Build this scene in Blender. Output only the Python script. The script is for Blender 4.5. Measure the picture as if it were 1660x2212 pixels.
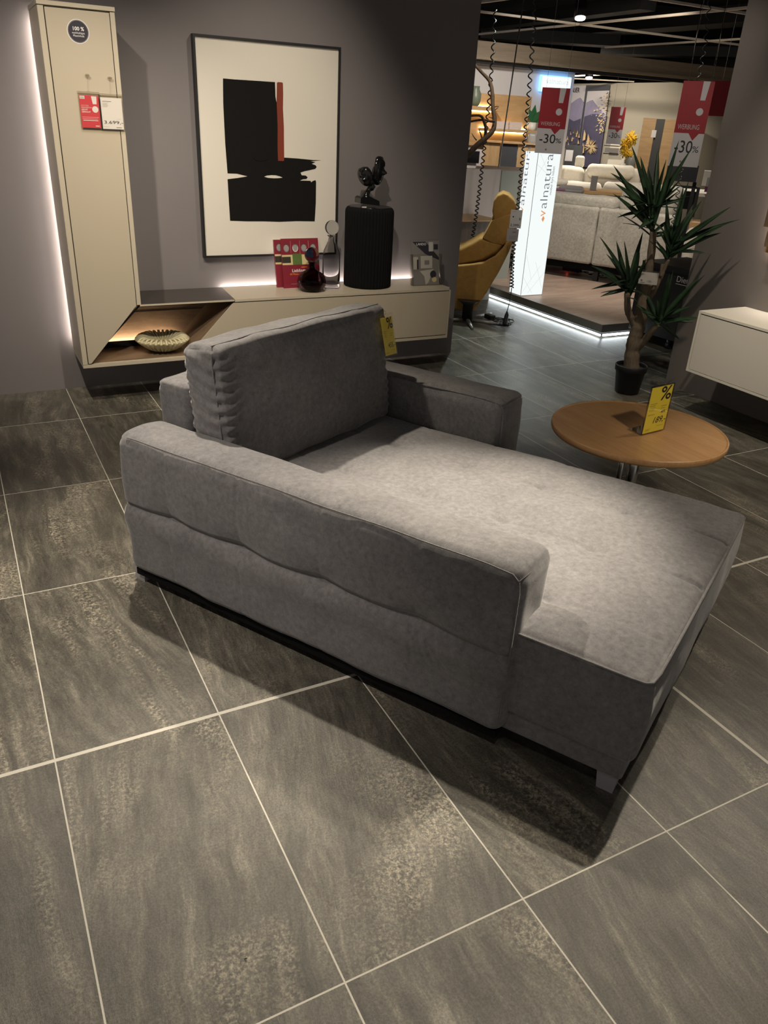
import bpy, bmesh, math, random
from mathutils import Vector, Matrix, noise
from mathutils.geometry import tessellate_polygon
random.seed(7)
for o in list(bpy.data.objects): bpy.data.objects.remove(o)
SC = bpy.context.scene; COL = SC.collection
R = math.radians

# ------------------------------------------------------------------ camera
CAMH, FPX = 1.58, 1684.43
_yaw, _pit, _rol = R(28.7413), R(26.7725), R(-3.1079)
_f = Vector((math.sin(_yaw)*math.cos(_pit), math.cos(_yaw)*math.cos(_pit), -math.sin(_pit)))
_r0 = Vector((math.cos(_yaw), -math.sin(_yaw), 0)); _d0 = _f.cross(_r0)
_r = _r0*math.cos(_rol) + _d0*math.sin(_rol); _d = -_r0*math.sin(_rol) + _d0*math.cos(_rol)
EYE = Vector((0, 0, CAMH))
cam = bpy.data.objects.new('camera', bpy.data.cameras.new('camera')); COL.objects.link(cam)
cam.data.sensor_fit = 'HORIZONTAL'; cam.data.sensor_width = 36; cam.data.lens = 36*FPX/1660
cam.data.clip_start = 0.05; cam.data.clip_end = 100
m = Matrix.Identity(4)
for i in range(3):
    m[i][0] = _r[i]; m[i][1] = -_d[i]; m[i][2] = -_f[i]; m[i][3] = EYE[i]
cam.matrix_world = m
SC.camera = cam

# ------------------------------------------------------------------ world, exposure, main lights
SC.view_settings.view_transform = 'Standard'; SC.view_settings.look = 'None'
SC.view_settings.gamma = 1; SC.view_settings.exposure = 0.62
SC.view_settings.use_curve_mapping = False
W = bpy.data.worlds.new('world'); SC.world = W; W.use_nodes = True
W.node_tree.nodes['Background'].inputs[0].default_value = (1.0, 0.93, 0.86, 1)
W.node_tree.nodes['Background'].inputs[1].default_value = 0.14

def spot(name, loc, target, power, angle=70, blend=0.6, radius=0.035, color=(1.0, 0.83, 0.62)):
    l = bpy.data.lights.new(name, 'SPOT'); l.energy = power; l.spot_size = R(angle); l.spot_blend = blend
    l.shadow_soft_size = radius; l.color = color
    o = bpy.data.objects.new(name, l); COL.objects.link(o); o.location = loc
    o.rotation_euler = (Vector(target)-Vector(loc)).to_track_quat('-Z', 'Y').to_euler()
    return o
def area(name, loc, target, power, size, color=(1.0, 0.86, 0.7), size_y=None):
    l = bpy.data.lights.new(name, 'AREA'); l.energy = power; l.size = size; l.color = color
    if size_y: l.shape = 'RECTANGLE'; l.size_y = size_y
    o = bpy.data.objects.new(name, l); COL.objects.link(o); o.location = loc
    o.rotation_euler = (Vector(target)-Vector(loc)).to_track_quat('-Z', 'Y').to_euler()
    return o
WARM = (1.0, 0.875, 0.70)
spot('spotlight_key', (2.75, 1.95, 2.78), (1.38, 1.86, 0.4), 520, 31, 1.0, 0.03, WARM)
spot('spotlight_left', (0.65, 3.50, 2.80), (0.50, 2.35, 0.3), 230, 70, 0.9, 0.03, WARM)
spot('spotlight_front', (2.60, 1.70, 2.80), (0.72, 0.50, 0.0), 190, 48, 0.9, 0.03, WARM)
spot('spotlight_side_fill', (-0.75, 1.9, 2.85), (0.36, 2.25, 0.2), 130, 46, 1.0, 0.05, (1.0, 0.88, 0.76))
spot('fill_front_floor', (0.1, 0.3, 2.85), (0.10, 0.9, 0.0), 30, 60, 1.0, 0.08, (1.0, 0.88, 0.76))  # fill lamp added out of view to lift the front floor
spot('spotlight_sideboard', (0.9, 2.40, 2.80), (1.5, 4.7, 0.7), 120, 62, 0.9, 0.03, WARM)
spot('spotlight_picture', (2.0, 3.75, 2.85), (1.75, 4.96, 1.05), 38, 75, 0.9, 0.03, WARM)
spot('spotlight_tall_cabinet', (0.0, 2.96, 2.80), (0.6, 4.7, 0.9), 120, 62, 0.9, 0.03, WARM)
spot('spotlight_right_wall', (3.0, 3.0, 2.80), (4.1, 3.2, 0.5), 48, 75, 0.9, 0.03, WARM)
spot('spotlight_white_cabinet', (2.9, 2.2, 2.80), (3.9, 2.6, 0.5), 80, 50, 0.9, 0.03, WARM)
spot('spotlight_right_floor', (3.6, 1.9, 2.80), (2.75, 1.25, 0.0), 110, 52, 0.9, 0.03, WARM)
spot('spotlight_table', (1.9, -0.3, 2.80), (2.50, 2.32, 0.5), 95, 22, 1.0, 0.03, WARM)
spot('fill_aisle_sign', (3.3, 2.7, 2.80), (4.55, 4.5, 1.6), 42, 30, 1.0, 0.03, WARM)  # added lamp that brightens the large promotion sign
spot('fill_oak_cabinet', (8.9, 9.0, 2.55), (10.1, 10.4, 1.3), 75, 60, 1.0, 0.05, WARM)  # extra lamp put in to lift the dark oak cabinet
spot('fill_beam', (6.2, 6.4, 2.30), (7.6, 8.8, 2.35), 26, 120, 1.0, 0.05, WARM)  # unseen lamp, added so the bulkhead beam gets lighter
spot('fill_cold_aisle', (4.4, 6.4, 2.7), (3.75, 5.0, 0.0), 120, 52, 1.0, 0.05, (0.86, 1.0, 0.95))  # added cold lamp, stands in for the light box reflection on the aisle floor
spot('spotlight_armchair', (3.6, 4.9, 2.7), (4.2, 6.0, 0.6), 26, 75, 0.9, 0.04, WARM)
spot('spotlight_platform', (5.3, 5.6, 2.7), (6.3, 6.4, 0.2), 110, 80, 0.9, 0.05, (1.0, 0.9, 0.78))
spot('spotlight_far_sofa', (8.0, 9.4, 2.55), (7.6, 9.6, 0.5), 150, 95, 0.9, 0.06, (1.0, 0.9, 0.76))
spot('spotlight_display_wall', (5.4, 7.2, 2.5), (6.2, 9.0, 1.2), 70, 95, 1.0, 0.06, (1.0, 0.92, 0.84))
spot('spotlight_far_wall', (9.0, 11.6, 2.6), (11.0, 11.8, 1.0), 150, 110, 1.0, 0.06, (1.0, 0.88, 0.72))
spot('spotlight_far_poster', (9.4, 13.4, 2.6), (11.0, 13.0, 1.2), 50, 100, 1.0, 0.06, (1.0, 0.90, 0.78))
spot('spotlight_dining', (8.6, 7.6, 2.6), (8.0, 7.6, 0.6), 80, 110, 1.0, 0.06, (1.0, 0.88, 0.74))

# ------------------------------------------------------------------ pixel helpers (photo pixel -> point in the place)
def ray(u, v):
    return _r*((u-830)/FPX) + _d*((v-1106)/FPX) + _f
def atz(u, v, z=0.0):
    d = ray(u, v); return EYE + d*((z-CAMH)/d.z)
def aty(u, v, y):
    d = ray(u, v); return EYE + d*(y/d.y)
def atx(u, v, x):
    d = ray(u, v); return EYE + d*(x/d.x)
def atp(u, v, p, n):
    d = ray(u, v); p = Vector(p); n = Vector(n); return EYE + d*(n.dot(p-EYE)/n.dot(d))
def atd(u, v, dist, az=None):
    """point on the vertical plane that faces azimuth az (default: of the pixel) at horizontal distance dist"""
    d = ray(u, v)
    if az is None: h = math.hypot(d.x, d.y); return EYE + d*(dist/h)
    n = Vector((math.sin(R(az)), math.cos(R(az)), 0)); return EYE + d*(dist/n.dot(d))

# ------------------------------------------------------------------ materials
MATS = {}
def lin(c):
    if isinstance(c, str):
        c = [int(c[i:i+2], 16)/255 for i in (0, 2, 4)]
        c = [x/12.92 if x <= .04045 else ((x+.055)/1.055)**2.4 for x in c]
    return (c[0], c[1], c[2], 1)
class NT:
    def __init__(s, name):
        s.m = bpy.data.materials.new(name); s.m.use_nodes = True; s.t = s.m.node_tree; s.n = s.t.nodes
        s.b = s.n['Principled BSDF']; MATS[name] = s.m
    def new(s, typ, **kw):
        n = s.n.new(typ)
        for k, v in kw.items():
            if k.startswith('i_'):
                kk = k[2:]; kk = int(kk) if kk.isdigit() else kk.replace('_', ' ')
                n.inputs[kk].default_value = v
            else: setattr(n, k, v)
        return n
    def l(s, a, b): s.t.links.new(a, b)
    def math(s, op, a, b=None, c=None, clamp=False):
        n = s.new('ShaderNodeMath', operation=op); n.use_clamp = clamp
        for i, x in enumerate((a, b, c)):
            if x is None: continue
            if isinstance(x, (int, float)): n.inputs[i].default_value = x
            else: s.l(x, n.inputs[i])
        return n.outputs[0]
    def ramp(s, fac, stops):
        r = s.new('ShaderNodeValToRGB'); e = r.color_ramp.elements
        while len(e) < len(stops): e.new(0.5)
        for k, (p, c) in enumerate(stops): e[k].position = p; e[k].color = lin(c)
        s.l(fac, r.inputs[0]); return r.outputs[0]
    def mix(s, fac, a, b, typ='MIX'):
        n = s.new('ShaderNodeMix', data_type='RGBA', blend_type=typ)
        for sock, x in ((n.inputs[0], fac), (n.inputs[6], a), (n.inputs[7], b)):
            if isinstance(x, (int, float)): sock.default_value = x
            elif isinstance(x, (tuple, str)): sock.default_value = lin(x)
            else: s.l(x, sock)
        return n.outputs[2]
    def coord(s, kind='Object', scale=(1, 1, 1), rot=(0, 0, 0)):
        t = s.new('ShaderNodeTexCoord'); mp = s.new('ShaderNodeMapping'); mp.inputs['Scale'].default_value = scale
        mp.inputs['Rotation'].default_value = rot
        s.l(t.outputs[kind], mp.inputs[0]); return mp.outputs[0]
    def noise(s, vec, scale, detail=4, rough=0.55, dist=0.0):
        n = s.new('ShaderNodeTexNoise', i_Scale=scale, i_Detail=detail, i_Roughness=rough, i_Distortion=dist)
        if vec is not None: s.l(vec, n.inputs['Vector'])
        return n.outputs['Fac']
    def bump(s, h, strength=0.3, dist=0.01):
        b = s.new('ShaderNodeBump', i_Strength=strength, i_Distance=dist); s.l(h, b.inputs['Height']); s.l(b.outputs[0], s.b.inputs['Normal'])

def plain(name, color, rough=0.5, metal=0.0, spec=0.5, bump=0.0, bscale=200, var=0.0, coat=0.0):
    t = NT(name); t.b.inputs['Roughness'].default_value = rough; t.b.inputs['Metallic'].default_value = metal
    t.b.inputs['Specular IOR Level'].default_value = spec; t.b.inputs['Coat Weight'].default_value = coat
    t.b.inputs['Base Color'].default_value = lin(color)
    if bump or var:
        c = t.coord()
        if bump: t.bump(t.noise(c, bscale, 3), bump, 0.002)
        if var:
            n = t.noise(c, 6, 4); cc = lin(color)
            t.l(t.mix(n, tuple(x*(1-var) for x in cc[:3]), tuple(min(1, x*(1+var)) for x in cc[:3])), t.b.inputs['Base Color'])
    return t.m
def emit(name, color, strength):
    t = NT(name); t.b.inputs['Base Color'].default_value = (0, 0, 0, 1)
    t.b.inputs['Emission Color'].default_value = lin(color); t.b.inputs['Emission Strength'].default_value = strength
    return t.m
def clear(name, tint='ffffff', gloss=0.06, rough=0.03):
    t = NT(name); tr = t.new('ShaderNodeBsdfTransparent'); tr.inputs[0].default_value = lin(tint)
    gl = t.new('ShaderNodeBsdfGlossy'); gl.inputs['Roughness'].default_value = rough
    fr = t.new('ShaderNodeLayerWeight', i_Blend=0.5); mx = t.new('ShaderNodeMixShader')
    t.l(t.math('ADD', t.math('MULTIPLY', t.math('POWER', fr.outputs['Facing'], 5), 0.8), gloss), mx.inputs[0]); t.l(tr.outputs[0], mx.inputs[1]); t.l(gl.outputs[0], mx.inputs[2])
    t.l(mx.outputs[0], t.n['Material Output'].inputs[0]); return t.m
def glass(name, color, rough=0.0, ior=1.3):
    t = NT(name); b = t.b.inputs
    b['Base Color'].default_value = lin(color); b['Roughness'].default_value = rough; b['Transmission Weight'].default_value = 1; b['IOR'].default_value = ior
    return t.m

def tile_floor():
    t = NT('slate_tiles'); tc = t.new('ShaderNodeTexCoord'); sp = t.new('ShaderNodeSeparateXYZ'); t.l(tc.outputs['Object'], sp.inputs[0])
    x, y = sp.outputs[0], sp.outputs[1]
    xs = t.math('ADD', x, t.math('MULTIPLY', t.math('GREATER_THAN', x, 2.8), 0.021))
    tx = t.math('DIVIDE', t.math('SUBTRACT', xs, 0.002), 0.4493); ty = t.math('DIVIDE', t.math('SUBTRACT', y, 0.880), 0.8833)
    ix, iy = t.math('ROUND', tx), t.math('ROUND', ty)
    dx = t.math('MULTIPLY', t.math('ABSOLUTE', t.math('SUBTRACT', tx, ix)), 0.4493)
    dy = t.math('MULTIPLY', t.math('ABSOLUTE', t.math('SUBTRACT', ty, iy)), 0.8833)
    wide_x = t.math('COMPARE', ix, 4, 0.1); wide_y = t.math('COMPARE', iy, 1, 0.1)
    gx = t.math('LESS_THAN', dx, t.math('ADD', t.math('MULTIPLY', wide_x, 0.0036), 0.0020))
    gy = t.math('LESS_THAN', dy, t.math('ADD', t.math('MULTIPLY', wide_y, 0.0042), 0.0020))
    g = t.math('MAXIMUM', gx, gy)
    # each tile its own slice of stone
    fx, fy = t.math('FLOOR', tx), t.math('FLOOR', ty)
    rnd = t.new('ShaderNodeTexWhiteNoise', noise_dimensions='2D'); cv = t.new('ShaderNodeCombineXYZ'); t.l(fx, cv.inputs[0]); t.l(fy, cv.inputs[1]); t.l(cv.outputs[0], rnd.inputs[0])
    off = t.new('ShaderNodeVectorMath', operation='SCALE'); off.inputs[3].default_value = 30; t.l(rnd.outputs['Color'], off.inputs[0])
    ad = t.new('ShaderNodeVectorMath', operation='ADD'); t.l(tc.outputs['Object'], ad.inputs[0]); t.l(off.outputs[0], ad.inputs[1])
    rr = t.new('ShaderNodeVectorRotate', rotation_type='Z_AXIS')
    t.l(tc.outputs['Object'], rr.inputs['Vector']); t.l(t.math('MULTIPLY', t.math('SUBTRACT', rnd.outputs['Value'], 0.5), 0.5), rr.inputs['Angle'])
    ad2 = t.new('ShaderNodeVectorMath', operation='ADD'); t.l(rr.outputs[0], ad2.inputs[0]); t.l(off.outputs[0], ad2.inputs[1])
    wn = t.new('ShaderNodeTexNoise', i_Scale=2.2, i_Detail=3.0); t.l(ad2.outputs[0], wn.inputs['Vector'])
    ws = t.new('ShaderNodeVectorMath', operation='SCALE'); ws.inputs[3].default_value = 0.10; t.l(wn.outputs['Color'], ws.inputs[0])
    wa = t.new('ShaderNodeVectorMath', operation='ADD'); t.l(ad2.outputs[0], wa.inputs[0]); t.l(ws.outputs[0], wa.inputs[1])
    mp = t.new('ShaderNodeMapping'); mp.inputs['Scale'].default_value = (1, 0.13, 1); t.l(wa.outputs[0], mp.inputs[0])
    # warp
    streak = t.noise(mp.outputs[0], 15, 9, 0.70, 0.25)
    fine = t.noise(mp.outputs[0], 95, 7, 0.8, 0.1)
    big = t.noise(ad.outputs[0], 2.3, 3, 0.5, 0.8)
    veinp = t.noise(mp.outputs[0], 2.6, 7, 0.62, 0.7)
    vein = t.math('SUBTRACT', 1.0, t.math('MULTIPLY', t.math('ABSOLUTE', t.math('SUBTRACT', veinp, 0.5)), 16), clamp=True)
    grain = t.noise(ad.outputs[0], 210, 4, 0.75)
    base = t.ramp(streak, [(0.30, (0.045, 0.042, 0.035)), (0.48, (0.082, 0.077, 0.064)), (0.58, (0.122, 0.114, 0.094)), (0.72, (0.26, 0.240, 0.195))])
    base = t.mix(t.math('MULTIPLY', t.math('SUBTRACT', big, 0.5), 1.6, clamp=True), base, (0.19, 0.178, 0.152))
    f2 = t.ramp(fine, [(0.34, (0.34, 0.34, 0.34)), (0.5, (0.47, 0.47, 0.465)), (0.70, (0.70, 0.69, 0.665))])
    base = t.mix(0.85, base, f2, 'OVERLAY')
    patch = t.math('MULTIPLY', t.math('MULTIPLY', vein, t.math('MULTIPLY', t.math('SUBTRACT', t.noise(ad.outputs[0], 2.2, 3), 0.44), 5, clamp=True)), t.math('MULTIPLY', t.math('SUBTRACT', t.noise(ad2.outputs[0], 95, 4, 0.75), 0.44), 6, clamp=True))
    base = t.mix(t.math('MULTIPLY', patch, 0.85), base, (0.46, 0.415, 0.32))
    gr = t.ramp(grain, [(0.38, (0.27, 0.27, 0.27)), (0.62, (0.70, 0.70, 0.69))])
    base = t.mix(0.7, base, gr, 'OVERLAY')
    col = t.mix(g, base, (0.57, 0.545, 0.475))
    t.l(col, t.b.inputs['Base Color'])
    t.l(t.math('ADD', t.math('MULTIPLY', fine, 0.22), t.math('ADD', t.math('MULTIPLY', g, 0.3), 0.20)), t.b.inputs['Roughness'])
    t.b.inputs['Specular IOR Level'].default_value = 0.42
    h = t.math('ADD', t.math('MULTIPLY', grain, 0.5), t.math('ADD', t.math('MULTIPLY', fine, 0.8), t.math('MULTIPLY', g, -0.8)))
    t.bump(h, 0.7, 0.0022)
tile_floor()

def fabric(name, dark, light, mid=0.5, scale=1.0, bs=0.25, sheen=0.35):
    t = NT(name); c = t.coord()
    n1 = t.noise(c, 55*scale, 7, 0.72, 0.3); n2 = t.noise(c, 7*scale, 3, 0.5); n3 = t.noise(c, 420*scale, 2, 0.6)
    s = t.math('ADD', t.math('MULTIPLY', n1, 0.62), t.math('ADD', t.math('MULTIPLY', n2, 0.2), t.math('MULTIPLY', n3, 0.18)))
    t.l(t.ramp(s, [(mid-0.15, dark), (mid+0.15, light)]), t.b.inputs['Base Color'])
    t.b.inputs['Roughness'].default_value = 0.85; t.b.inputs['Specular IOR Level'].default_value = 0.2
    t.b.inputs['Sheen Weight'].default_value = sheen; t.b.inputs['Sheen Roughness'].default_value = 0.45
    t.bump(t.math('ADD', n3, n1), bs, 0.0016)
fabric('grey_suede', (0.110, 0.108, 0.112), (0.235, 0.228, 0.231))
fabric('pale_boucle', (0.30, 0.28, 0.24), (0.60, 0.56, 0.48), scale=0.8, bs=0.5)
fabric('white_fabric', (0.62, 0.57, 0.48), (0.75, 0.70, 0.60), scale=0.5, bs=0.3)
fabric('mustard_leather', (0.36, 0.20, 0.055), (0.50, 0.29, 0.085), scale=0.5, bs=0.15, sheen=0.1)

def wood(name, dark, light, scale=(1, 1, 1), rot=(0, 0, 0), rough=0.4, gs=5, planks=None):
    t = NT(name); c = t.coord('Object', scale, rot)
    n = t.noise(c, gs, 6, 0.6, 1.2); n2 = t.noise(c, gs*9, 4, 0.6, 0.3)
    s = t.math('ADD', t.math('MULTIPLY', n, 0.65), t.math('MULTIPLY', n2, 0.35))
    col = t.ramp(s, [(0.32, dark), (0.68, light)])
    if planks:
        sp = t.new('ShaderNodeSeparateXYZ'); t.l(t.coord(), sp.inputs[0]); ax, w = planks
        k = t.math('FLOOR', t.math('DIVIDE', sp.outputs[ax], w)); wn = t.new('ShaderNodeTexWhiteNoise', noise_dimensions='1D'); t.l(k, wn.inputs['W'])
        col = t.mix(t.math('MULTIPLY', wn.outputs['Value'], 0.28), col, dark)
    t.l(col, t.b.inputs['Base Color']); t.b.inputs['Roughness'].default_value = rough; t.bump(s, 0.12, 0.002)
wood('oak_top', (0.38, 0.200, 0.080), (0.54, 0.315, 0.145), (1, 0.09, 1), (0, 0, R(35)), 0.32, 14, None)
wood('oak_panel', (0.44, 0.26, 0.11), (0.62, 0.42, 0.22), (0.12, 0.12, 1), (0, 0, 0), 0.5, 9, (2, 0.14))
wood('oak_upright', (0.42, 0.25, 0.10), (0.62, 0.42, 0.21), (1, 1, 0.12), (0, 0, 0), 0.5, 8)
wood('brown_wood', (0.10, 0.075, 0.055), (0.19, 0.145, 0.11), (1, 1, 0.1), (0, 0, 0), 0.5, 10)
wood('walnut', (0.13, 0.088, 0.055), (0.24, 0.165, 0.105), (0.2, 1, 1), (0, 0, 0), 0.35, 12)
wood('beam_wood', (0.17, 0.135, 0.095), (0.27, 0.215, 0.15), (0.08, 1, 1), (0, 0, 0), 0.6, 9)
wood('pink_laminate', (0.34, 0.24, 0.19), (0.62, 0.47, 0.38), (0.35, 2.0, 1), (0, 0, R(-20)), 0.4, 4.5)
wood('bark', (0.10, 0.075, 0.05), (0.24, 0.185, 0.125), (1, 1, 0.25), (0, 0, 0), 0.8, 60)
wood('driftwood', (0.07, 0.045, 0.03), (0.20, 0.14, 0.09), (1, 1, 0.3), (0, 0, 0), 0.75, 40)

plain('wall_paint', (0.190, 0.174, 0.178), 0.75, bump=0.12, bscale=350, var=0.03)
plain('side_paint', (0.185, 0.168, 0.160), 0.65, bump=0.12, bscale=350)
plain('beige_lacquer', (0.455, 0.400, 0.310), 0.42, bump=0.03, bscale=500)
plain('beige_edge', (0.50, 0.445, 0.35), 0.35)
plain('dark_gap', (0.012, 0.010, 0.010), 0.6)
plain('black', (0.012, 0.012, 0.013), 0.45)
plain('black_matte', (0.007, 0.007, 0.0075), 0.85, spec=0.12)
plain('black_gloss', (0.008, 0.008, 0.009), 0.12)
plain('black_paint', (0.008, 0.0075, 0.0075), 0.85, spec=0.15, bump=0.5, bscale=60)
plain('ceiling_dark', (0.032, 0.029, 0.027), 0.9)
plain('duct_dark', (0.014, 0.014, 0.015), 0.55)
plain('duct_grey', (0.05, 0.05, 0.055), 0.45)
plain('canvas_white', (0.70, 0.665, 0.595), 0.8, bump=0.15, bscale=600)
plain('red_paint', (0.20, 0.030, 0.012), 0.6)
plain('steel', (0.55, 0.54, 0.52), 0.22, 1.0)
plain('brushed_leg', (0.42, 0.42, 0.45), 0.40, 0.35)
plain('card_yellow', (0.86, 0.70, 0.07), 0.45)
plain('card_white', (0.78, 0.76, 0.78), 0.45)
plain('card_grey', (0.42, 0.40, 0.42), 0.5)
plain('card_red', (0.62, 0.045, 0.065), 0.45)
plain('sign_red', (0.33, 0.014, 0.026), 0.5)
plain('sign_white', (0.60, 0.59, 0.63), 0.5)
plain('ink', (0.02, 0.018, 0.03), 0.6)
plain('ink_grey', (0.22, 0.21, 0.22), 0.6)
plain('ink_soft', (0.42, 0.36, 0.06), 0.6)
plain('pale_pink', (0.80, 0.50, 0.50), 0.5)
plain('white_lacquer', (0.78, 0.74, 0.67), 0.38)
plain('white_edge', (0.82, 0.79, 0.70), 0.35)
plain('white_wall', (0.60, 0.58, 0.57), 0.7)
plain('white_panel', (0.66, 0.58, 0.54), 0.55)
plain('green_panel', (0.40, 0.43, 0.39), 0.5)
plain('beige_wall', (0.34, 0.31, 0.25), 0.8)
plain('slate_panel', (0.05, 0.052, 0.06), 0.6)
plain('book_red', (0.21, 0.020, 0.035), 0.35)
plain('face_grey', (0.30, 0.29, 0.28), 0.6)
plain('leaf_photo', (0.10, 0.16, 0.04), 0.5, var=0.5)
plain('photo_dark', (0.035, 0.030, 0.020), 0.5)
plain('photo_cream', (0.62, 0.52, 0.28), 0.5)
plain('photo_grey', (0.20, 0.19, 0.185), 0.5)
plain('photo_light', (0.48, 0.46, 0.44), 0.5)
plain('orange_ink', (0.75, 0.22, 0.03), 0.5)
plain('blue_ink', (0.04, 0.12, 0.22), 0.5)
plain('bowl_glaze', (0.56, 0.51, 0.33), 0.38, var=0.15)
plain('pot_black', (0.012, 0.013, 0.014), 0.5)
plain('soil', (0.03, 0.024, 0.02), 0.95, bump=0.8, bscale=80)
plain('green_vase', (0.16, 0.19, 0.13), 0.4)
plain('grey_vase', (0.36, 0.36, 0.34), 0.35)
plain('leaf_green', (0.03, 0.13, 0.05), 0.4)
plain('pampas', (0.85, 0.55, 0.05), 0.9)
plain('aluminium', (0.30, 0.295, 0.28), 0.38, 0.6)
plain('slat_wood', (0.80, 0.72, 0.62), 0.6)
plain('purple', (0.16, 0.03, 0.10), 0.4)
plain('poster_sky', (0.50, 0.47, 0.48), 0.5)
plain('mountain_far', (0.24, 0.22, 0.32), 0.55, var=0.25)
plain('mountain_near', (0.075, 0.07, 0.12), 0.55, var=0.3)
plain('autumn', (0.62, 0.46, 0.26), 0.6, var=0.4)
plain('autumn_dark', (0.12, 0.09, 0.06), 0.6, var=0.5)
plain('price_rose', (0.50, 0.46, 0.47), 0.5)
emit('led_warm', (1.0, 0.88, 0.80), 30)
emit('led_white', (0.90, 0.98, 1.0), 8)
emit('led_niche', (1.0, 0.78, 0.56), 45)
emit('led_shelf', (1.0, 0.74, 0.38), 9)
emit('lightbox_face', (0.94, 1.0, 0.985), 0.63)
emit('lightbox_line', (0.62, 0.74, 0.71), 0.55)
emit('lightbox_type', (0.20, 0.21, 0.25), 0.5)
emit('lightbox_orange', (0.85, 0.33, 0.12), 0.6)
emit('blue_sign', (0.72, 0.95, 1.0), 1.1)
emit('blue_sign_edge', (0.16, 0.46, 1.0), 2.2)
emit('lamp_lens', (1.0, 0.97, 0.9), 14)
emit('red_led', (1.0, 0.12, 0.08), 12)
clear('acrylic', 'fcfcfa', 0.03); clear('acrylic_thick', 'e6e4de', 0.10); clear('sleeve', 'fbfaf7', 0.04, 0.15)
glass('smoked_glass', (0.62, 0.62, 0.63), 0.0, 1.12); glass('plum_glass', (0.20, 0.13, 0.15), 0.0, 1.22)
glass('clear_glass', (0.62, 0.62, 0.60), 0.0, 1.4)
def smoked_top():
    t = NT('smoked_top'); b = t.b.inputs; b['Base Color'].default_value = (0.030, 0.024, 0.020, 1); b['Roughness'].default_value = 0.12
smoked_top()
def leafmat():
    t = NT('yucca_leaf'); c = t.coord(); n = t.noise(c, 14, 3)
    t.l(t.ramp(n, [(0.3, (0.010, 0.030, 0.014)), (0.7, (0.032, 0.075, 0.030))]), t.b.inputs['Base Color']); t.b.inputs['Roughness'].default_value = 0.42
leafmat()

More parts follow.
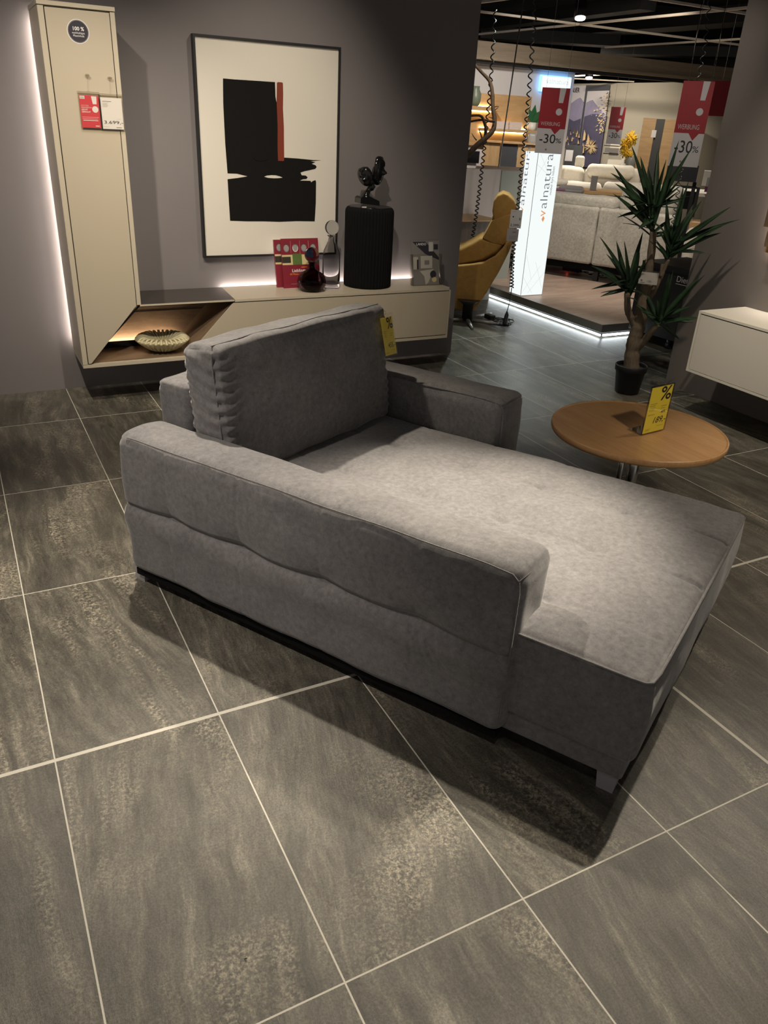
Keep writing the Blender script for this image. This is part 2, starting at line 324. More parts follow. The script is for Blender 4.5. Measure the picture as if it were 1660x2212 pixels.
# ------------------------------------------------------------------ mesh builder
class MB:
    def __init__(s): s.v = []; s.f = []; s.m = []; s.sm = []
    def face(s, idx, mat, smooth=False): s.f.append(tuple(idx)); s.m.append(mat); s.sm.append(smooth)
    def add(s, pts, faces, mat, smooth=False):
        b = len(s.v); s.v += [Vector(p) for p in pts]
        for f in faces: s.face([b+i for i in f], mat, smooth)
        return s
    def box(s, lo, hi, mat, fr=None):
        p = [Vector((x, y, z)) for z in (lo[2], hi[2]) for y in (lo[1], hi[1]) for x in (lo[0], hi[0])]
        if fr: p = [fr(q) for q in p]
        return s.add(p, [(0, 2, 3, 1), (4, 5, 7, 6), (0, 1, 5, 4), (2, 6, 7, 3), (0, 4, 6, 2), (1, 3, 7, 5)], mat)
    def rbox(s, lo, hi, r, mat, fr=None, n=(8, 8, 8), disp=None, k=4):
        """box with rounded edges, subdivided; disp(p, normal) -> offset vector"""
        lo = Vector(lo); hi = Vector(hi); r = min(r, *[(hi[i]-lo[i])/2*0.999 for i in range(3)])
        ax = []
        for i in range(3):
            a = [lo[i]+r-r*math.tan(R(45*(1-j/k))) for j in range(k)]; b = [hi[i]-r+r*math.tan(R(45*j/k)) for j in range(1, k+1)]
            L_ = [lo[i]+r+(hi[i]-lo[i]-2*r)*j/n[i] for j in range(n[i]+1)]; ax.append(a+L_+b)
        def vert(q):
            c = Vector([min(max(q[i], lo[i]+r), hi[i]-r) for i in range(3)]); d = q-c
            nn = d.normalized() if d.length > 1e-9 else Vector((0, 0, 1)); p = c+nn*r
            if disp: p = p+disp(p, nn)
            return fr(p) if fr else p
        cache = {}; base = len(s.v)
        def idx(i, j, l):
            key = (i, j, l)
            if key not in cache:
                cache[key] = len(s.v); s.v.append(vert(Vector((ax[0][i], ax[1][j], ax[2][l]))))
            return cache[key]
        N = [len(a)-1 for a in ax]
        for d in range(3):
            a, b = [(1, 2), (2, 0), (0, 1)][d]
            for side in (0, N[d]):
                for i in range(N[a]):
                    for j in range(N[b]):
                        q = []
                        for (x, y) in ((i, j), (i+1, j), (i+1, j+1), (i, j+1)):
                            t3 = [0, 0, 0]; t3[d] = side; t3[a] = x; t3[b] = y; q.append(idx(*t3))
                        s.face(q if side else q[::-1], mat, True)
        return s
    def poly(s, pts, mat):
        pts = [Vector(p) for p in pts]; tr = tessellate_polygon([pts]); return s.add(pts, tr, mat)
    def prism(s, pts, off, mat, side=None):
        """outline pts pushed by vector off"""
        pts = [Vector(p) for p in pts]; n = len(pts); off = Vector(off); tr = tessellate_polygon([pts])
        b = len(s.v); s.v += pts + [p+off for p in pts]
        nrm = Vector((0, 0, 0))
        for i in range(n): nrm += pts[i].cross(pts[(i+1) % n])
        flip = nrm.dot(off) > 0
        for t in tr:
            a = Vector(pts[t[1]]-pts[t[0]]).cross(pts[t[2]]-pts[t[0]])
            up = a.dot(off) > 0; t = list(t)
            s.face([b+i for i in (t[::-1] if up else t)], mat); s.face([b+n+i for i in (t if up else t[::-1])], mat)
        for i in range(n):
            j = (i+1) % n; q = [b+i, b+j, b+n+j, b+n+i]; s.face(q if flip else q[::-1], side or mat)
        return s
    def tube(s, pts, rad, mat, n=8, cap=True, smooth=True):
        pts = [Vector(p) for p in pts]; rad = [rad]*len(pts) if isinstance(rad, (int, float)) else rad
        b = len(s.v); t0 = (pts[1]-pts[0]).normalized(); u = t0.orthogonal().normalized()
        for i, p in enumerate(pts):
            t = (pts[min(i+1, len(pts)-1)]-pts[max(i-1, 0)]).normalized()
            u = (u-t*u.dot(t)).normalized(); w = t.cross(u)
            for k in range(n): a = 2*math.pi*k/n; s.v.append(p+(u*math.cos(a)+w*math.sin(a))*rad[i])
        for i in range(len(pts)-1):
            for k in range(n): s.face([b+i*n+k, b+i*n+(k+1) % n, b+(i+1)*n+(k+1) % n, b+(i+1)*n+k], mat, smooth)
        if cap:
            s.face([b+k for k in range(n)][::-1], mat); e = b+(len(pts)-1)*n; s.face([e+k for k in range(n)], mat)
        return s
    def lathe(s, prof, c, mat, n=32, f=None, smooth=True, capb=True, capt=True):
        """prof: (radius, z) list around vertical axis at c; f(angle, i) scales the radius"""
        b = len(s.v); c = Vector(c)
        for i, (r, z) in enumerate(prof):
            for k in range(n):
                a = 2*math.pi*k/n; rr = r*(f(a, i) if f else 1); s.v.append(c+Vector((rr*math.cos(a), rr*math.sin(a), z)))
        for i in range(len(prof)-1):
            for k in range(n): s.face([b+i*n+k, b+i*n+(k+1) % n, b+(i+1)*n+(k+1) % n, b+(i+1)*n+k], mat, smooth)
        if capb: s.face([b+k for k in range(n)][::-1], mat)
        if capt: e = b+(len(prof)-1)*n; s.face([e+k for k in range(n)], mat)
        return s
    def ball(s, c, r, mat, n=20, m_=12, f=None):
        r = Vector(r) if not isinstance(r, (int, float)) else Vector((r, r, r)); b = len(s.v); c = Vector(c)
        for i in range(m_+1):
            th = math.pi*i/m_
            for k in range(n):
                a = 2*math.pi*k/n; d = Vector((math.sin(th)*math.cos(a), math.sin(th)*math.sin(a), -math.cos(th)))
                p = Vector((d.x*r.x, d.y*r.y, d.z*r.z))
                if f: p = f(p, d)
                s.v.append(c+p)
        for i in range(m_):
            for k in range(n): s.face([b+i*n+k, b+i*n+(k+1) % n, b+(i+1)*n+(k+1) % n, b+(i+1)*n+k], mat, True)
        return s
    def text(s, txt, o, ux, uy, size, mat, off=0.0, w=None, sx=1.0, shear=0.0, align='LEFT'):
        """flat letters in the plane (ux, uy) with the baseline start at o"""
        cu = bpy.data.curves.new('t', 'FONT'); cu.body = txt; cu.size = 1; cu.offset = off; cu.shear = shear; cu.resolution_u = 3; cu.align_x = align
        ob = bpy.data.objects.new('t', cu); COL.objects.link(ob)
        dg = bpy.context.evaluated_depsgraph_get(); me = bpy.data.meshes.new_from_object(ob.evaluated_get(dg))
        bpy.data.objects.remove(ob); bpy.data.curves.remove(cu)
        if not me.vertices: return s
        if w: xs = [v.co.x for v in me.vertices]; sx = w/(size*(max(xs)-min(xs)))
        o = Vector(o); ux = Vector(ux); uy = Vector(uy); b = len(s.v)
        for v in me.vertices: s.v.append(o+ux*(v.co.x*size*sx)+uy*(v.co.y*size))
        for p in me.polygons: s.face([b+i for i in p.vertices], mat)
        bpy.data.meshes.remove(me); return s
    def build(s, name, parent=None, base=None, label=None):
        me = bpy.data.meshes.new(name)
        if parent is not None: B = Vector(parent['_b'])
        else: B = Vector(base) if base is not None else Vector((0, 0, 0))
        me.from_pydata([tuple(v-B) for v in s.v], [], s.f)
        names = []
        for k in s.m:
            if k not in names: names.append(k); me.materials.append(MATS[k])
        for p, k, sm in zip(me.polygons, s.m, s.sm): p.material_index = names.index(k); p.use_smooth = sm
        me.validate(); me.update()
        o = bpy.data.objects.new(name, me); COL.objects.link(o)
        if parent is not None:
            o.parent = parent
            if not parent.get('_root'): pass
        else: o.location = B
        o['_b'] = tuple(B)
        if label: o['label'] = label
        return o
def thing(name, label, cat, base=(0, 0, 0), group=None):
    o = bpy.data.objects.new(name, None); COL.objects.link(o); o.location = base; o['_b'] = tuple(base); o.empty_display_size = 0.1
    return tag(o, label, cat, group)
def tag(o, label, cat, group=None, kind=None):
    o['label'] = label; o['category'] = cat
    if group: o['group'] = group
    if kind: o['kind'] = kind
    return o
def struct(o): o['kind'] = 'structure'; return o
def copy_thing(root, delta, label=None, group=None):
    c = root.copy(); COL.objects.link(c); c.location = root.location+Vector(delta)
    if label: c['label'] = label
    if group: c['group'] = group
    for ch in list(root.children):
        d = ch.copy(); COL.objects.link(d); d.parent = c
        for g in list(ch.children):
            e = g.copy(); COL.objects.link(e); e.parent = d
    return c
def frame(o, ux, uy, uz=(0, 0, 1)):
    o = Vector(o); ux = Vector(ux).normalized(); uy = Vector(uy).normalized(); uz = Vector(uz).normalized()
    return lambda p: o+ux*p[0]+uy*p[1]+uz*p[2]
def azframe(o, az):
    """local x to the right seen from the camera side, y away along azimuth az"""
    s, c = math.sin(R(az)), math.cos(R(az)); return frame(o, (c, -s, 0), (s, c, 0))
def spline(pts, n=8):
    pts = [Vector(p) for p in pts]; out = []
    for i in range(len(pts)-1):
        p0, p1, p2, p3 = pts[max(i-1, 0)], pts[i], pts[i+1], pts[min(i+2, len(pts)-1)]
        for k in range(n):
            t = k/n; out.append(0.5*((2*p1)+(-p0+p2)*t+(2*p0-5*p1+4*p2-p3)*t*t+(-p0+3*p1-3*p2+p3)*t**3))
    out.append(pts[-1]); return out

# ================================================================== SETTING
YW = 4.975; XW = 4.30
b = MB(); b.add([(-3.5, -2.5, 0), (16, -2.5, 0), (16, 18, 0), (-3.5, 18, 0)], [(0, 1, 2, 3)], 'slate_tiles'); fl = struct(b.build('floor'))
b = MB(); b.box((-3.5, YW, 0), (3.235, YW+0.2, 3.2), 'wall_paint'); struct(b.build('wall_back'))
b = MB(); b.box((XW, -1.5, 0), (XW+0.2, 3.80, 3.2), 'side_paint'); struct(b.build('wall_right'))
b = MB(); b.box((-3.5, -2.5, 3.45), (16, 18, 3.55), 'ceiling_dark'); struct(b.build('ceiling'))
b = MB(); b.box((15.8, -2.5, 0), (16, 18, 3.45), 'ceiling_dark'); struct(b.build('wall_far_right'))
b = MB(); b.box((-3.5, 17.8, 0), (15.8, 18, 3.45), 'ceiling_dark'); struct(b.build('wall_far_back'))
DW = 9.0
zt_ = aty(1135, 143, DW).z; xr_ = aty(1232, 240, DW).x
b = MB(); b.box((3.0, DW, 0), (xr_, DW+0.15, zt_), 'white_wall'); struct(b.build('wall_display'))
b = MB(); b.box((11.0, 8.8, 0), (11.2, 15.5, 2.34), 'beige_wall'); struct(b.build('wall_showroom'))
# wooden bulkhead beam over the passage
z0 = CAMH+0.0752*8.75; z1 = CAMH+0.0965*8.75
b = MB(); b.box((3.2, 8.75, z0+0.03), (12.5, 8.95, z1), 'beam_wood'); b.box((3.2, 8.70, z0), (12.5, 9.0, z0+0.03), 'beam_wood'); b.box((3.2, 8.80, z0-0.04), (12.5, 8.86, z0), 'black')
struct(b.build('trim_1'))

# ================================================================== SOFA
SA = Vector((0.363, 2.591, 0)); th = R(-60.46)
SU = Vector((math.cos(th), math.sin(th), 0)); SV = Vector((-SU.y, SU.x, 0))
SF = frame(SA, SU, SV)                                  # local: x = s (back to front), y = t (near side to far side)
def nz(p, sc, amp): return noise.noise(Vector((p[0]*sc, p[1]*sc, p[2]*sc)))*amp
sofa = thing('chaise_sofa', 'grey suede chaise sofa with two wide armrests on dark tiled floor', 'sofa', SF((0.9, 0.6, 0)))
def arm_disp(seams, side, znear):
    def f(p, n):
        w = n*nz(p, 5, 0.006)+n*nz(p, 14, 0.0015)
        if n.y*side > 0.6:
            dz = p[2]-0.328; puff = 0.0; g = 0
            for s_ in seams:
                d2 = ((p[0]-s_)**2)/0.0060+dz*dz/0.0022; g += 0.019*math.exp(-d2)
                g += 0.0016*math.exp(-((p[0]-s_)/0.006)**2)
            lower = 0.012*math.exp(-((dz)/0.012)**2)
            puff = 0.012*math.exp(-((dz+0.055)/0.045)**2)+0.007*math.exp(-((dz-0.10)/0.09)**2)
            w += n*(puff-g-lower)
            # small pleats radiating from the pinch next to the front
            if p[2] < 0.33:
                ds = p[0]-1.215; dd = 0.33-p[2]
                if 0 < dd < 0.13 and -0.02 < ds-dd*0.42 < 0.05: w += n*(0.004*math.sin((ds-dd*0.42)*240)*math.exp(-(dd-0.04)**2/0.002))
        if n.z > 0.6: w += n*(0.008*math.sin(math.pi*min(max(p[1]/0.2, 0), 1)) if side < 0 else 0.006)
        return w
    return f
b = MB(); seams = (0.237, 0.552, 0.872, 1.205)
b.rbox((0.0, 0.0, 0.056), (1.507, 0.215, 0.588), 0.045, 'grey_suede', SF, (230, 8, 70), arm_disp(seams, -1, 0))
aL = b.build('armrest', sofa)
b = MB()
top = [SF((s_, 0.010, 0.586+nz((s_, 0, 0.58), 5, .004)-0.003)) for s_ in [0.05+i*0.05 for i in range(28)]]
top += [SF((1.475, 0.008, 0.578)), SF((1.494, 0.007, 0.562)), SF((1.499, 0.006, 0.53)), SF((1.497, 0.009, 0.3)), SF((1.494, 0.012, 0.12))]
b.tube(top, 0.0022, 'grey_suede', 5); b.tube([SF((1.494, 0.006, 0.565)), SF((1.499, 0.05, 0.568)), SF((1.495, 0.16, 0.566)), SF((1.488, 0.205, 0.55))], 0.0018, 'grey_suede', 5)
b.build('piping', aL)
b = MB(); b.rbox((-0.01, 1.20, 0.056), (0.895, 1.41, 0.582), 0.045, 'grey_suede', SF, (60, 8, 30), arm_disp((), 1, 0))
aR = b.build('armrest', sofa)
b = MB()
pt = [SF((s_, 1.209, 0.578+nz((s_, 1.2, 0.58), 5, .003))) for s_ in [0.35+i*0.05 for i in range(10)]]+[SF((0.865, 1.209, 0.571)), SF((0.884, 1.209, 0.552)), SF((0.887, 1.208, 0.51)), SF((0.888, 1.207, 0.4))]
b.tube(pt, 0.002, 'grey_suede', 5); b.tube([SF((0.880, 1.209, 0.562)), SF((0.890, 1.25, 0.568)), SF((0.889, 1.36, 0.565)), SF((0.88, 1.40, 0.55))], 0.0018, 'grey_suede', 5); b.build('piping', aR)
TT = (0.225, 0.57, 0.905); TS = (0.57, 0.885, 1.195, 1.505)
def seat_disp(p, n):
    w = n*(nz(p, 4, 0.005)+nz(p, 13, 0.0015))
    if n.z > 0.5:
        ss, tt = p[0], p[1]; z = 0.0
        z += 0.012*math.cos(math.pi*max(-1, min(1, (tt-0.6)/0.6))/2)
        z -= 0.016*max(0, (ss-1.62)/0.24)**2+0.010*max(0, (0.20-tt)/0.17)**2*(1 if ss > 1.5 else 0)
        for t_ in TT:
            amp = 0.0020
            if ss > 1.52 and t_ != 0.225: z -= 0.010*math.exp(-((tt-t_)/0.007)**2)*max(0, min(1, (ss-1.72)/0.12))
            z -= amp*math.exp(-((tt-t_)/0.010)**2)
        for s_ in TS: z -= 0.0017*math.exp(-((ss-s_)/0.009)**2)
        for t_ in TT:
            for s_ in TS:
                d2 = ((ss-s_)**2+(tt-t_)**2); z -= 0.011*math.exp(-d2/0.0040)+0.006*math.exp(-d2/0.0003)
                z += 0.0
        for i in range(len(TS)-1): pass
        z += 0.0022*abs(math.sin(math.pi*(ss-0.57)/0.31))*abs(math.sin(math.pi*(tt-0.225)/0.34))
        w += Vector((0, 0, z))
    if n.x > 0.6 or n.y < -0.6: w += n*0.008*math.sin(math.pi*min(max((p[2]-0.13)/0.28, 0), 1))
    return w
b = MB(); b.rbox((0.10, 0.030, 0.125), (1.855, 1.192, 0.408), 0.028, 'grey_suede', SF, (280, 180, 12), seat_disp, 3)
seat = b.build('seat', sofa)
b = MB()
b.tube([SF((1.49, 0.034, 0.394)), SF((1.52, 0.031, 0.396)), SF((1.70, 0.029, 0.397)), SF((1.80, 0.029, 0.396)), SF((1.838, 0.032, 0.395)), SF((1.853, 0.045, 0.395)), SF((1.858, 0.09, 0.397)), SF((1.860, 0.3, 0.400)), SF((1.861, 0.6, 0.402)), SF((1.861, 0.9, 0.402)), SF((1.858, 1.15, 0.398))], 0.0035, 'grey_suede', 6)
b.tube([SF((1.842, 0.033, z)) for z in (0.385, 0.3, 0.2, 0.14)], 0.0022, 'grey_suede', 5)
b.build('piping', seat)
b = MB(); b.rbox((0.20, 0.045, 0.058), (1.835, 1.18, 0.14), 0.012, 'grey_suede', SF, (20, 14, 3)); b.build('apron', sofa)
b = MB(); b.rbox((-0.025, 0.22, 0.068), (0.135, 1.205, 0.716), 0.035, 'grey_suede', SF, (8, 30, 20), lambda p, n: n*(nz(p, 7, 0.010)+(0.008 if n.z > .6 else 0))); b.build('backrest', sofa)
b = MB(); b.box((0.02, 0.020, 0.034), (1.485, 0.20, 0.060), 'black_matte', SF); b.box((0.02, 1.22, 0.034), (0.87, 1.39, 0.060), 'black_matte', SF); b.box((0.0, 0.07, 0.042), (1.815, 1.16, 0.062), 'black_matte', SF)
b.build('underframe', sofa)
for (s_, t_) in ((1.775, 0.055), (1.775, 1.12), (0.0, 0.03), (0.0, 1.33)):
    b = MB(); b.prism([SF((s_, t_, 0)), SF((s_+0.045, t_, 0)), SF((s_+0.05, t_, 0.066)), SF((s_-0.008, t_, 0.066))], SV*0.045, 'brushed_leg'); b.build('leg', sofa, label='silver metal leg')

# cushion leaning on the backrest
cb = SF((0.355, 0.69, 0.418)); lean = R(7.5)
cy_ = (SV+SU*0.035).normalized(); cx0 = SU - cy_*SU.dot(cy_); cx0.normalize()
cz_ = (Vector((0, 0, 1))*math.cos(lean)-cx0*math.sin(lean)*0.9).normalized(); cx_ = cy_.cross(cz_).normalized()
if cx_.dot(SU) < 0: cx_ = -cx_
CF = frame(cb, cx_, cy_, cz_)
def cush_disp(p, n):
    w = n*(nz(p, 6, 0.010)+nz(p, 16, 0.002))
    if abs(n.x) > 0.5:
        w += n*(0.026*math.cos(math.pi*p[1]/1.05)**2*math.sin(math.pi*min(max(p[2]/0.45, 0), 1))+0.003)
        e = 0.485-abs(p[1])
        if e < 0.12: w += n*0.0030*math.sin(p[2]*170+nz(p, 9, 3.5))*math.exp(-((e-0.02)/0.045)**2)
    if abs(n.y) > 0.5: w += n*(0.0028*math.sin(p[2]*130+p[0]*45+nz(p, 8, 3))-0.006)
    if n.z > 0.5: w += n*(0.008*math.cos(math.pi*p[1]))
    return w
cush = None
b = MB(); b.rbox((-0.165, -0.495, 0.0), (0.0, 0.495, 0.478), 0.045, 'grey_suede', CF, (10, 110, 110), cush_disp, 5)
cush = b.build('back_cushion', base=tuple(cb)); tag(cush, 'large grey suede back cushion leaning on the chaise sofa', 'cushion')
b = MB()
ln = [CF((-0.020, -0.484, z)) for z in (0.03, 0.1, 0.2, 0.3, 0.42)]+[CF((-0.020, -0.478, 0.455))]
b.tube(spline(ln, 6), 0.0028, 'grey_suede', 5)
b.tube([CF((-0.028, y, 0.4755+0.008*math.cos(math.pi*y)+nz((-0.028, y, 0.478), 6, 0.010))) for y in [-0.47+0.94*i/24 for i in range(25)]], 0.002, 'grey_suede', 5)
b.build('seam_piping', cush)

# ------------------------------------------------------------------ printed cards
def card(b, fr, w, h, t, mat, back=None):
    b.box((0, 0, 0), (w, t, h), mat, fr)
class Card:
    """card in the local plane x (right), z (up), facing -y; prints sit just in front of its face"""
    def __init__(s, fr, w, h, mat, t=0.0012): s.fr = fr; s.b = MB(); s.w = w; s.h = h; s.k = 0; s.b.box((0, 0, 0), (w, t, h), mat, fr); s.ux = fr((1, 0, 0))-fr((0, 0, 0)); s.uz = fr((0, 0, 1))-fr((0, 0, 0))
    def P(s, x, z, lay=1): return s.fr((x*s.w, -0.0004*lay, z*s.h))
    def rect(s, x0, z0, x1, z1, mat, lay=1): s.b.poly([s.P(x0, z0, lay), s.P(x1, z0, lay), s.P(x1, z1, lay), s.P(x0, z1, lay)], mat); return s
    def poly(s, pts, mat, lay=1): s.b.poly([s.P(x, z, lay) for x, z in pts], mat); return s
    def disc(s, x, z, r, mat, lay=1, n=24, sq=1.0): s.b.poly([s.fr((x*s.w+r*math.cos(2*math.pi*k/n)*sq, -0.0004*lay, z*s.h+r*math.sin(2*math.pi*k/n))) for k in range(n)], mat); return s
    def text(s, txt, x, z, size, mat, lay=2, w=None, **kw):
        s.b.text(txt, s.P(x, z, lay), s.ux, s.uz, size*s.h, mat, w=(w*s.w if w else None), **kw); return s
    def lines(s, x0, x1, zs, mat, th=0.006, lay=2, rag=0.3):
        for i, z in enumerate(zs): s.rect(x0, z-th, x1-(x1-x0)*rag*((i*37) % 10)/10, z+th, mat, lay)
        return s
def yellow_card(fr, w, h, price, rebate=None):
    c = Card(fr, w, h, 'card_yellow')
    c.text('%', 0.46, 0.70, 0.42, 'ink', off=0.010, w=0.50)
    c.lines(0.08, 0.40, (0.64, 0.60), 'ink_soft', 0.007); c.lines(0.08, 0.36, (0.56, 0.535, 0.51, 0.485), 'ink_soft', 0.004)
    c.lines(0.62, 0.88, (0.56, 0.51), 'ink_soft', 0.007); c.text('NOVUM', 0.08, 0.38, 0.055, 'ink_soft') if rebate else None
    if rebate: c.text(rebate, 0.62, 0.40, 0.085, 'ink', shear=0.25, off=0.006)
    c.text(price, 0.32, 0.20, 0.19, 'ink', shear=0.25, w=0.60, off=0.004); c.lines(0.1, 0.34, (0.08, 0.055), 'ink_soft', 0.005); c.lines(0.6, 0.9, (0.12,), 'ink_soft', 0.005)
    return c

# yellow tag hanging on the cushion corner
t0 = CF((0.022, 0.330, 0.355)); tb = CF((0.030, 0.395, 0.115))
ux = (CF((0.04, 0.430, 0.355))-t0).normalized(); ux = (Vector(cy_)*0.96+cx_*0.10).normalized()
upv = (CF((0.012, 0.400, 0.425))-CF((0.020, 0.428, 0.20))).normalized()
ny = ux.cross(upv)*-1
if ny.dot(SU) > 0: ny = -ny
org = CF((0.036, 0.420, 0.275))
TFm = frame(org, ux, ny, upv)
tg = thing('price_tag', 'yellow price tag hanging over the corner of the grey back cushion', 'price tag', tuple(org))
yc = yellow_card(TFm, 0.070, 0.158, '455,-'); yc.b.build('card', tg)
b = MB(); b.box((-0.004, -0.003, -0.004), (0.074, -0.0022, 0.174), 'sleeve', TFm); b.build('sleeve', tg, label='clear plastic sleeve')
b = MB(); b.tube([TFm((0.035, 0, 0.170)), TFm((0.035, -0.004, 0.182)), TFm((0.034, 0.03, 0.192))], 0.0012, 'acrylic_thick', 5); b.build('loop', tg)

# ================================================================== ROUND TABLE
TC = Vector((2.455, 2.259, 0)); TR_ = 0.366; TH = 0.45
tab = thing('side_table', 'round oak side table with metal column beside the chaise sofa', 'table', tuple(TC))
b = MB(); b.lathe([(TR_-0.012, TH-0.030), (TR_-0.003, TH-0.026), (TR_, TH-0.018), (TR_, TH-0.001), (TR_-0.002, TH+0.001), (TR_-0.006, TH+0.001), (TR_-0.009, TH-0.002), (TR_-0.012, TH-0.003)], TC, 'oak_top', 96)
b.build('tabletop', tab)
b = MB(); b.lathe([(0.024, 0.01), (0.024, TH-0.03)], TC+Vector((0.012, -0.006, 0)), 'steel', 24); b.lathe([(0.014, 0.01), (0.014, TH-0.03)], TC+Vector((-0.035, 0.02, 0)), 'steel', 16); b.build('column', tab)
b = MB(); b.lathe([(0.20, 0.0), (0.20, 0.006), (0.19, 0.01), (0.03, 0.012)], TC, 'steel', 48); b.build('base_plate', tab)
# sign holder on the table
p0 = atz(1388, 938, TH+0.004); p1 = atz(1432, 927, TH+0.004); ux = Vector((p1.x-p0.x, p1.y-p0.y, 0)).normalized(); uy = Vector((-ux.y, ux.x, 0))
if uy.y < 0: uy = -uy
HF = frame(p0, ux, uy, (Vector((0, 0, 1))-uy*0.02))
hold = thing('sign_holder', 'clear acrylic stand with yellow price card on the round oak table', 'sign holder', tuple(p0))
b = MB(); b.box((-0.004, -0.003, 0), (0.140, -0.0012, 0.206), 'acrylic', HF); b.box((-0.004, 0.0028, 0), (0.140, 0.0044, 0.206), 'acrylic', HF)
b.box((-0.004, -0.003, 0.2045), (0.140, 0.0044, 0.2065), 'acrylic_thick', HF); b.box((-0.0055, -0.003, 0), (-0.004, 0.0044, 0.206), 'acrylic_thick', HF); b.box((0.140, -0.003, 0), (0.1415, 0.0044, 0.206), 'acrylic_thick', HF)
b.box((-0.004, -0.003, -0.0018), (0.140, 0.075, 0.0), 'acrylic_thick', HF); b.build('stand', hold)
yc = yellow_card(HF, 0.136, 0.20, '189,-', '-40%'); yc.b.build('card', hold)

# ================================================================== WALL UNIT (tall cabinet, open niche, low sideboard)
CY = 4.56                                                  # front plane of the wall unit
tall = thing('tall_cabinet', 'tall beige lacquered wall cabinet with slanted lower edge left of the picture', 'cabinet', (0.69, CY+0.2, 0.26))
X0, X1, ZB, ZT = 0.520, 0.868, 0.258, 1.985
b = MB()
prof = [(X0, ZB), (X0+0.02, ZB-0.002), (X1, 0.578), (X1, ZT), (X0, ZT)]
b.prism([(x, CY+0.024, z) for x, z in prof], (0, YW-CY-0.065, 0), 'beige_lacquer')
b.build('body', tall)
b = MB(); b.prism([(X0, CY, ZB), (X0+0.026, CY, ZB), (X0+0.026, CY, ZT-0.014), (X0, CY, ZT-0.014)], (0, 0.024, 0), 'beige_edge'); b.build('side_panel', tall)
b = MB(); b.box((X1-0.022, CY, 0.575), (X1, CY+0.024, ZT-0.014), 'beige_edge'); b.build('side_panel', tall)
b = MB(); b.box((X0-0.002, CY-0.002, ZT-0.010), (X1+0.002, YW-0.042, ZT+0.008), 'beige_edge'); b.build('top_panel', tall)
b = MB(); dx0, dx1 = X0+0.031, X1-0.026
b.prism([(dx0, CY, ZB+0.004), (dx0+0.014, CY, ZB+0.004), (dx1, CY, 0.572), (dx1, CY, ZT-0.018), (dx0, CY, ZT-0.018)], (0, 0.018, 0), 'beige_lacquer')
door = b.build('door', tall)
b2 = MB(); b2.prism([(dx0-0.004, CY+0.019, ZB+0.004), (dx0+0.016, CY+0.019, ZB+0.004), (dx1+0.003, CY+0.019, 0.573), (dx1+0.003, CY+0.019, ZT-0.015), (dx0-0.004, CY+0.019, ZT-0.015)], (0, 0.005, 0), 'dark_gap'); b2.build('gap_profile', tall)
b = MB(); cpt = aty(169, 68, CY); nn = 40
ring = lambda r, y: [(cpt.x+r*math.cos(2*math.pi*k/nn), y, cpt.z+r*math.sin(2*math.pi*k/nn)) for k in range(nn)]
b.prism(ring(0.0505, CY-0.0006), (0, 0.0006, 0), 'card_white'); b.poly(ring(0.0475, CY-0.0010), 'ink'); b.poly(ring(0.0455, CY-0.0012), 'card_grey'); b.poly(ring(0.0446, CY-0.0014), 'ink')
b.text('100 %', (cpt.x, CY-0.0018, cpt.z+0.004), (1, 0, 0), (0, 0, 1), 0.022, 'card_white', off=0.02, align='CENTER')
b.text('nachhaltiges', (cpt.x, CY-0.0018, cpt.z-0.010), (1, 0, 0), (0, 0, 1), 0.012, 'card_white', align='CENTER'); b.text('Massivholz', (cpt.x, CY-0.0018, cpt.z-0.022), (1, 0, 0), (0, 0, 1), 0.012, 'card_white', align='CENTER')
b.build('round_sticker', door, label='round black sticker with white rim')
b = MB(); b.tube([(X0+0.03, YW-0.025, z) for z in (0.30, 0.7, 1.2, 1.95)], 0.006, 'led_warm', 6); b.build('led_strip', tall)

def hung_card(name, label, uL, uR, vt, vb, cat, draw):
    tl = aty(uL, vt, CY-0.012); br = aty(uR, vb, CY-0.012); w = br.x-tl.x; h = tl.z-br.z
    base = Vector((tl.x, CY-0.014, tl.z-h)); t = thing(name, label, cat, tuple(base))
    fr = frame(base, (1, 0, 0), (0, 1, 0)); c = draw(fr, w, h); c.b.build('sheet', t)
    b = MB(); b.box((-0.006, -0.0035, -0.010), (w+0.006, -0.0025, h+0.016), 'sleeve', fr); b.box((-0.006, 0.003, -0.010), (w+0.006, 0.004, h+0.016), 'sleeve', fr)
    b.box((-0.006, -0.0035, h+0.015), (w+0.006, 0.004, h+0.0165), 'acrylic_thick', fr); b.build('sleeve', t)
    hk = fr((w*0.55, 0.0, h+0.085)); b = MB(); b.lathe([(0.010, 0), (0.012, 0.004), (0.004, 0.008)], hk, 'acrylic_thick', 16)
    b.tube([hk, fr((w*0.5, 0.0, h+0.016))], 0.0006, 'acrylic_thick', 5); b.build('hook', t); return t
def draw_red(fr, w, h):
    c = Card(fr, w, h, 'card_red'); c.rect(0.03, 0.89, 0.28, 0.98, 'card_white'); c.text('XXX', 0.05, 0.905, 0.075, 'ink', w=0.20)
    c.poly([(0.62, 0.98), (0.90, 0.98), (0.88, 0.74), (0.68, 0.74)], 'card_white'); c.disc(0.78, 0.58, 0.16*w, 'card_white')
    c.text('IHRE MÖBEL', 0.06, 0.67, 0.055, 'pale_pink', w=0.40); c.text('FINANZIERUNG', 0.06, 0.61, 0.055, 'card_white', w=0.54); c.text('LEICHT', 0.06, 0.54, 0.065, 'card_white', off=0.02, w=0.32); c.text('GEMACHT', 0.06, 0.47, 0.065, 'card_white', off=0.02, w=0.46)
    c.lines(0.06, 0.92, (0.33, 0.28), 'pale_pink', 0.006, rag=0.1); c.lines(0.10, 0.88, (0.23,), 'card_white', 0.010, rag=0.1); c.rect(0.72, 0.05, 0.92, 0.075, 'card_white'); return c
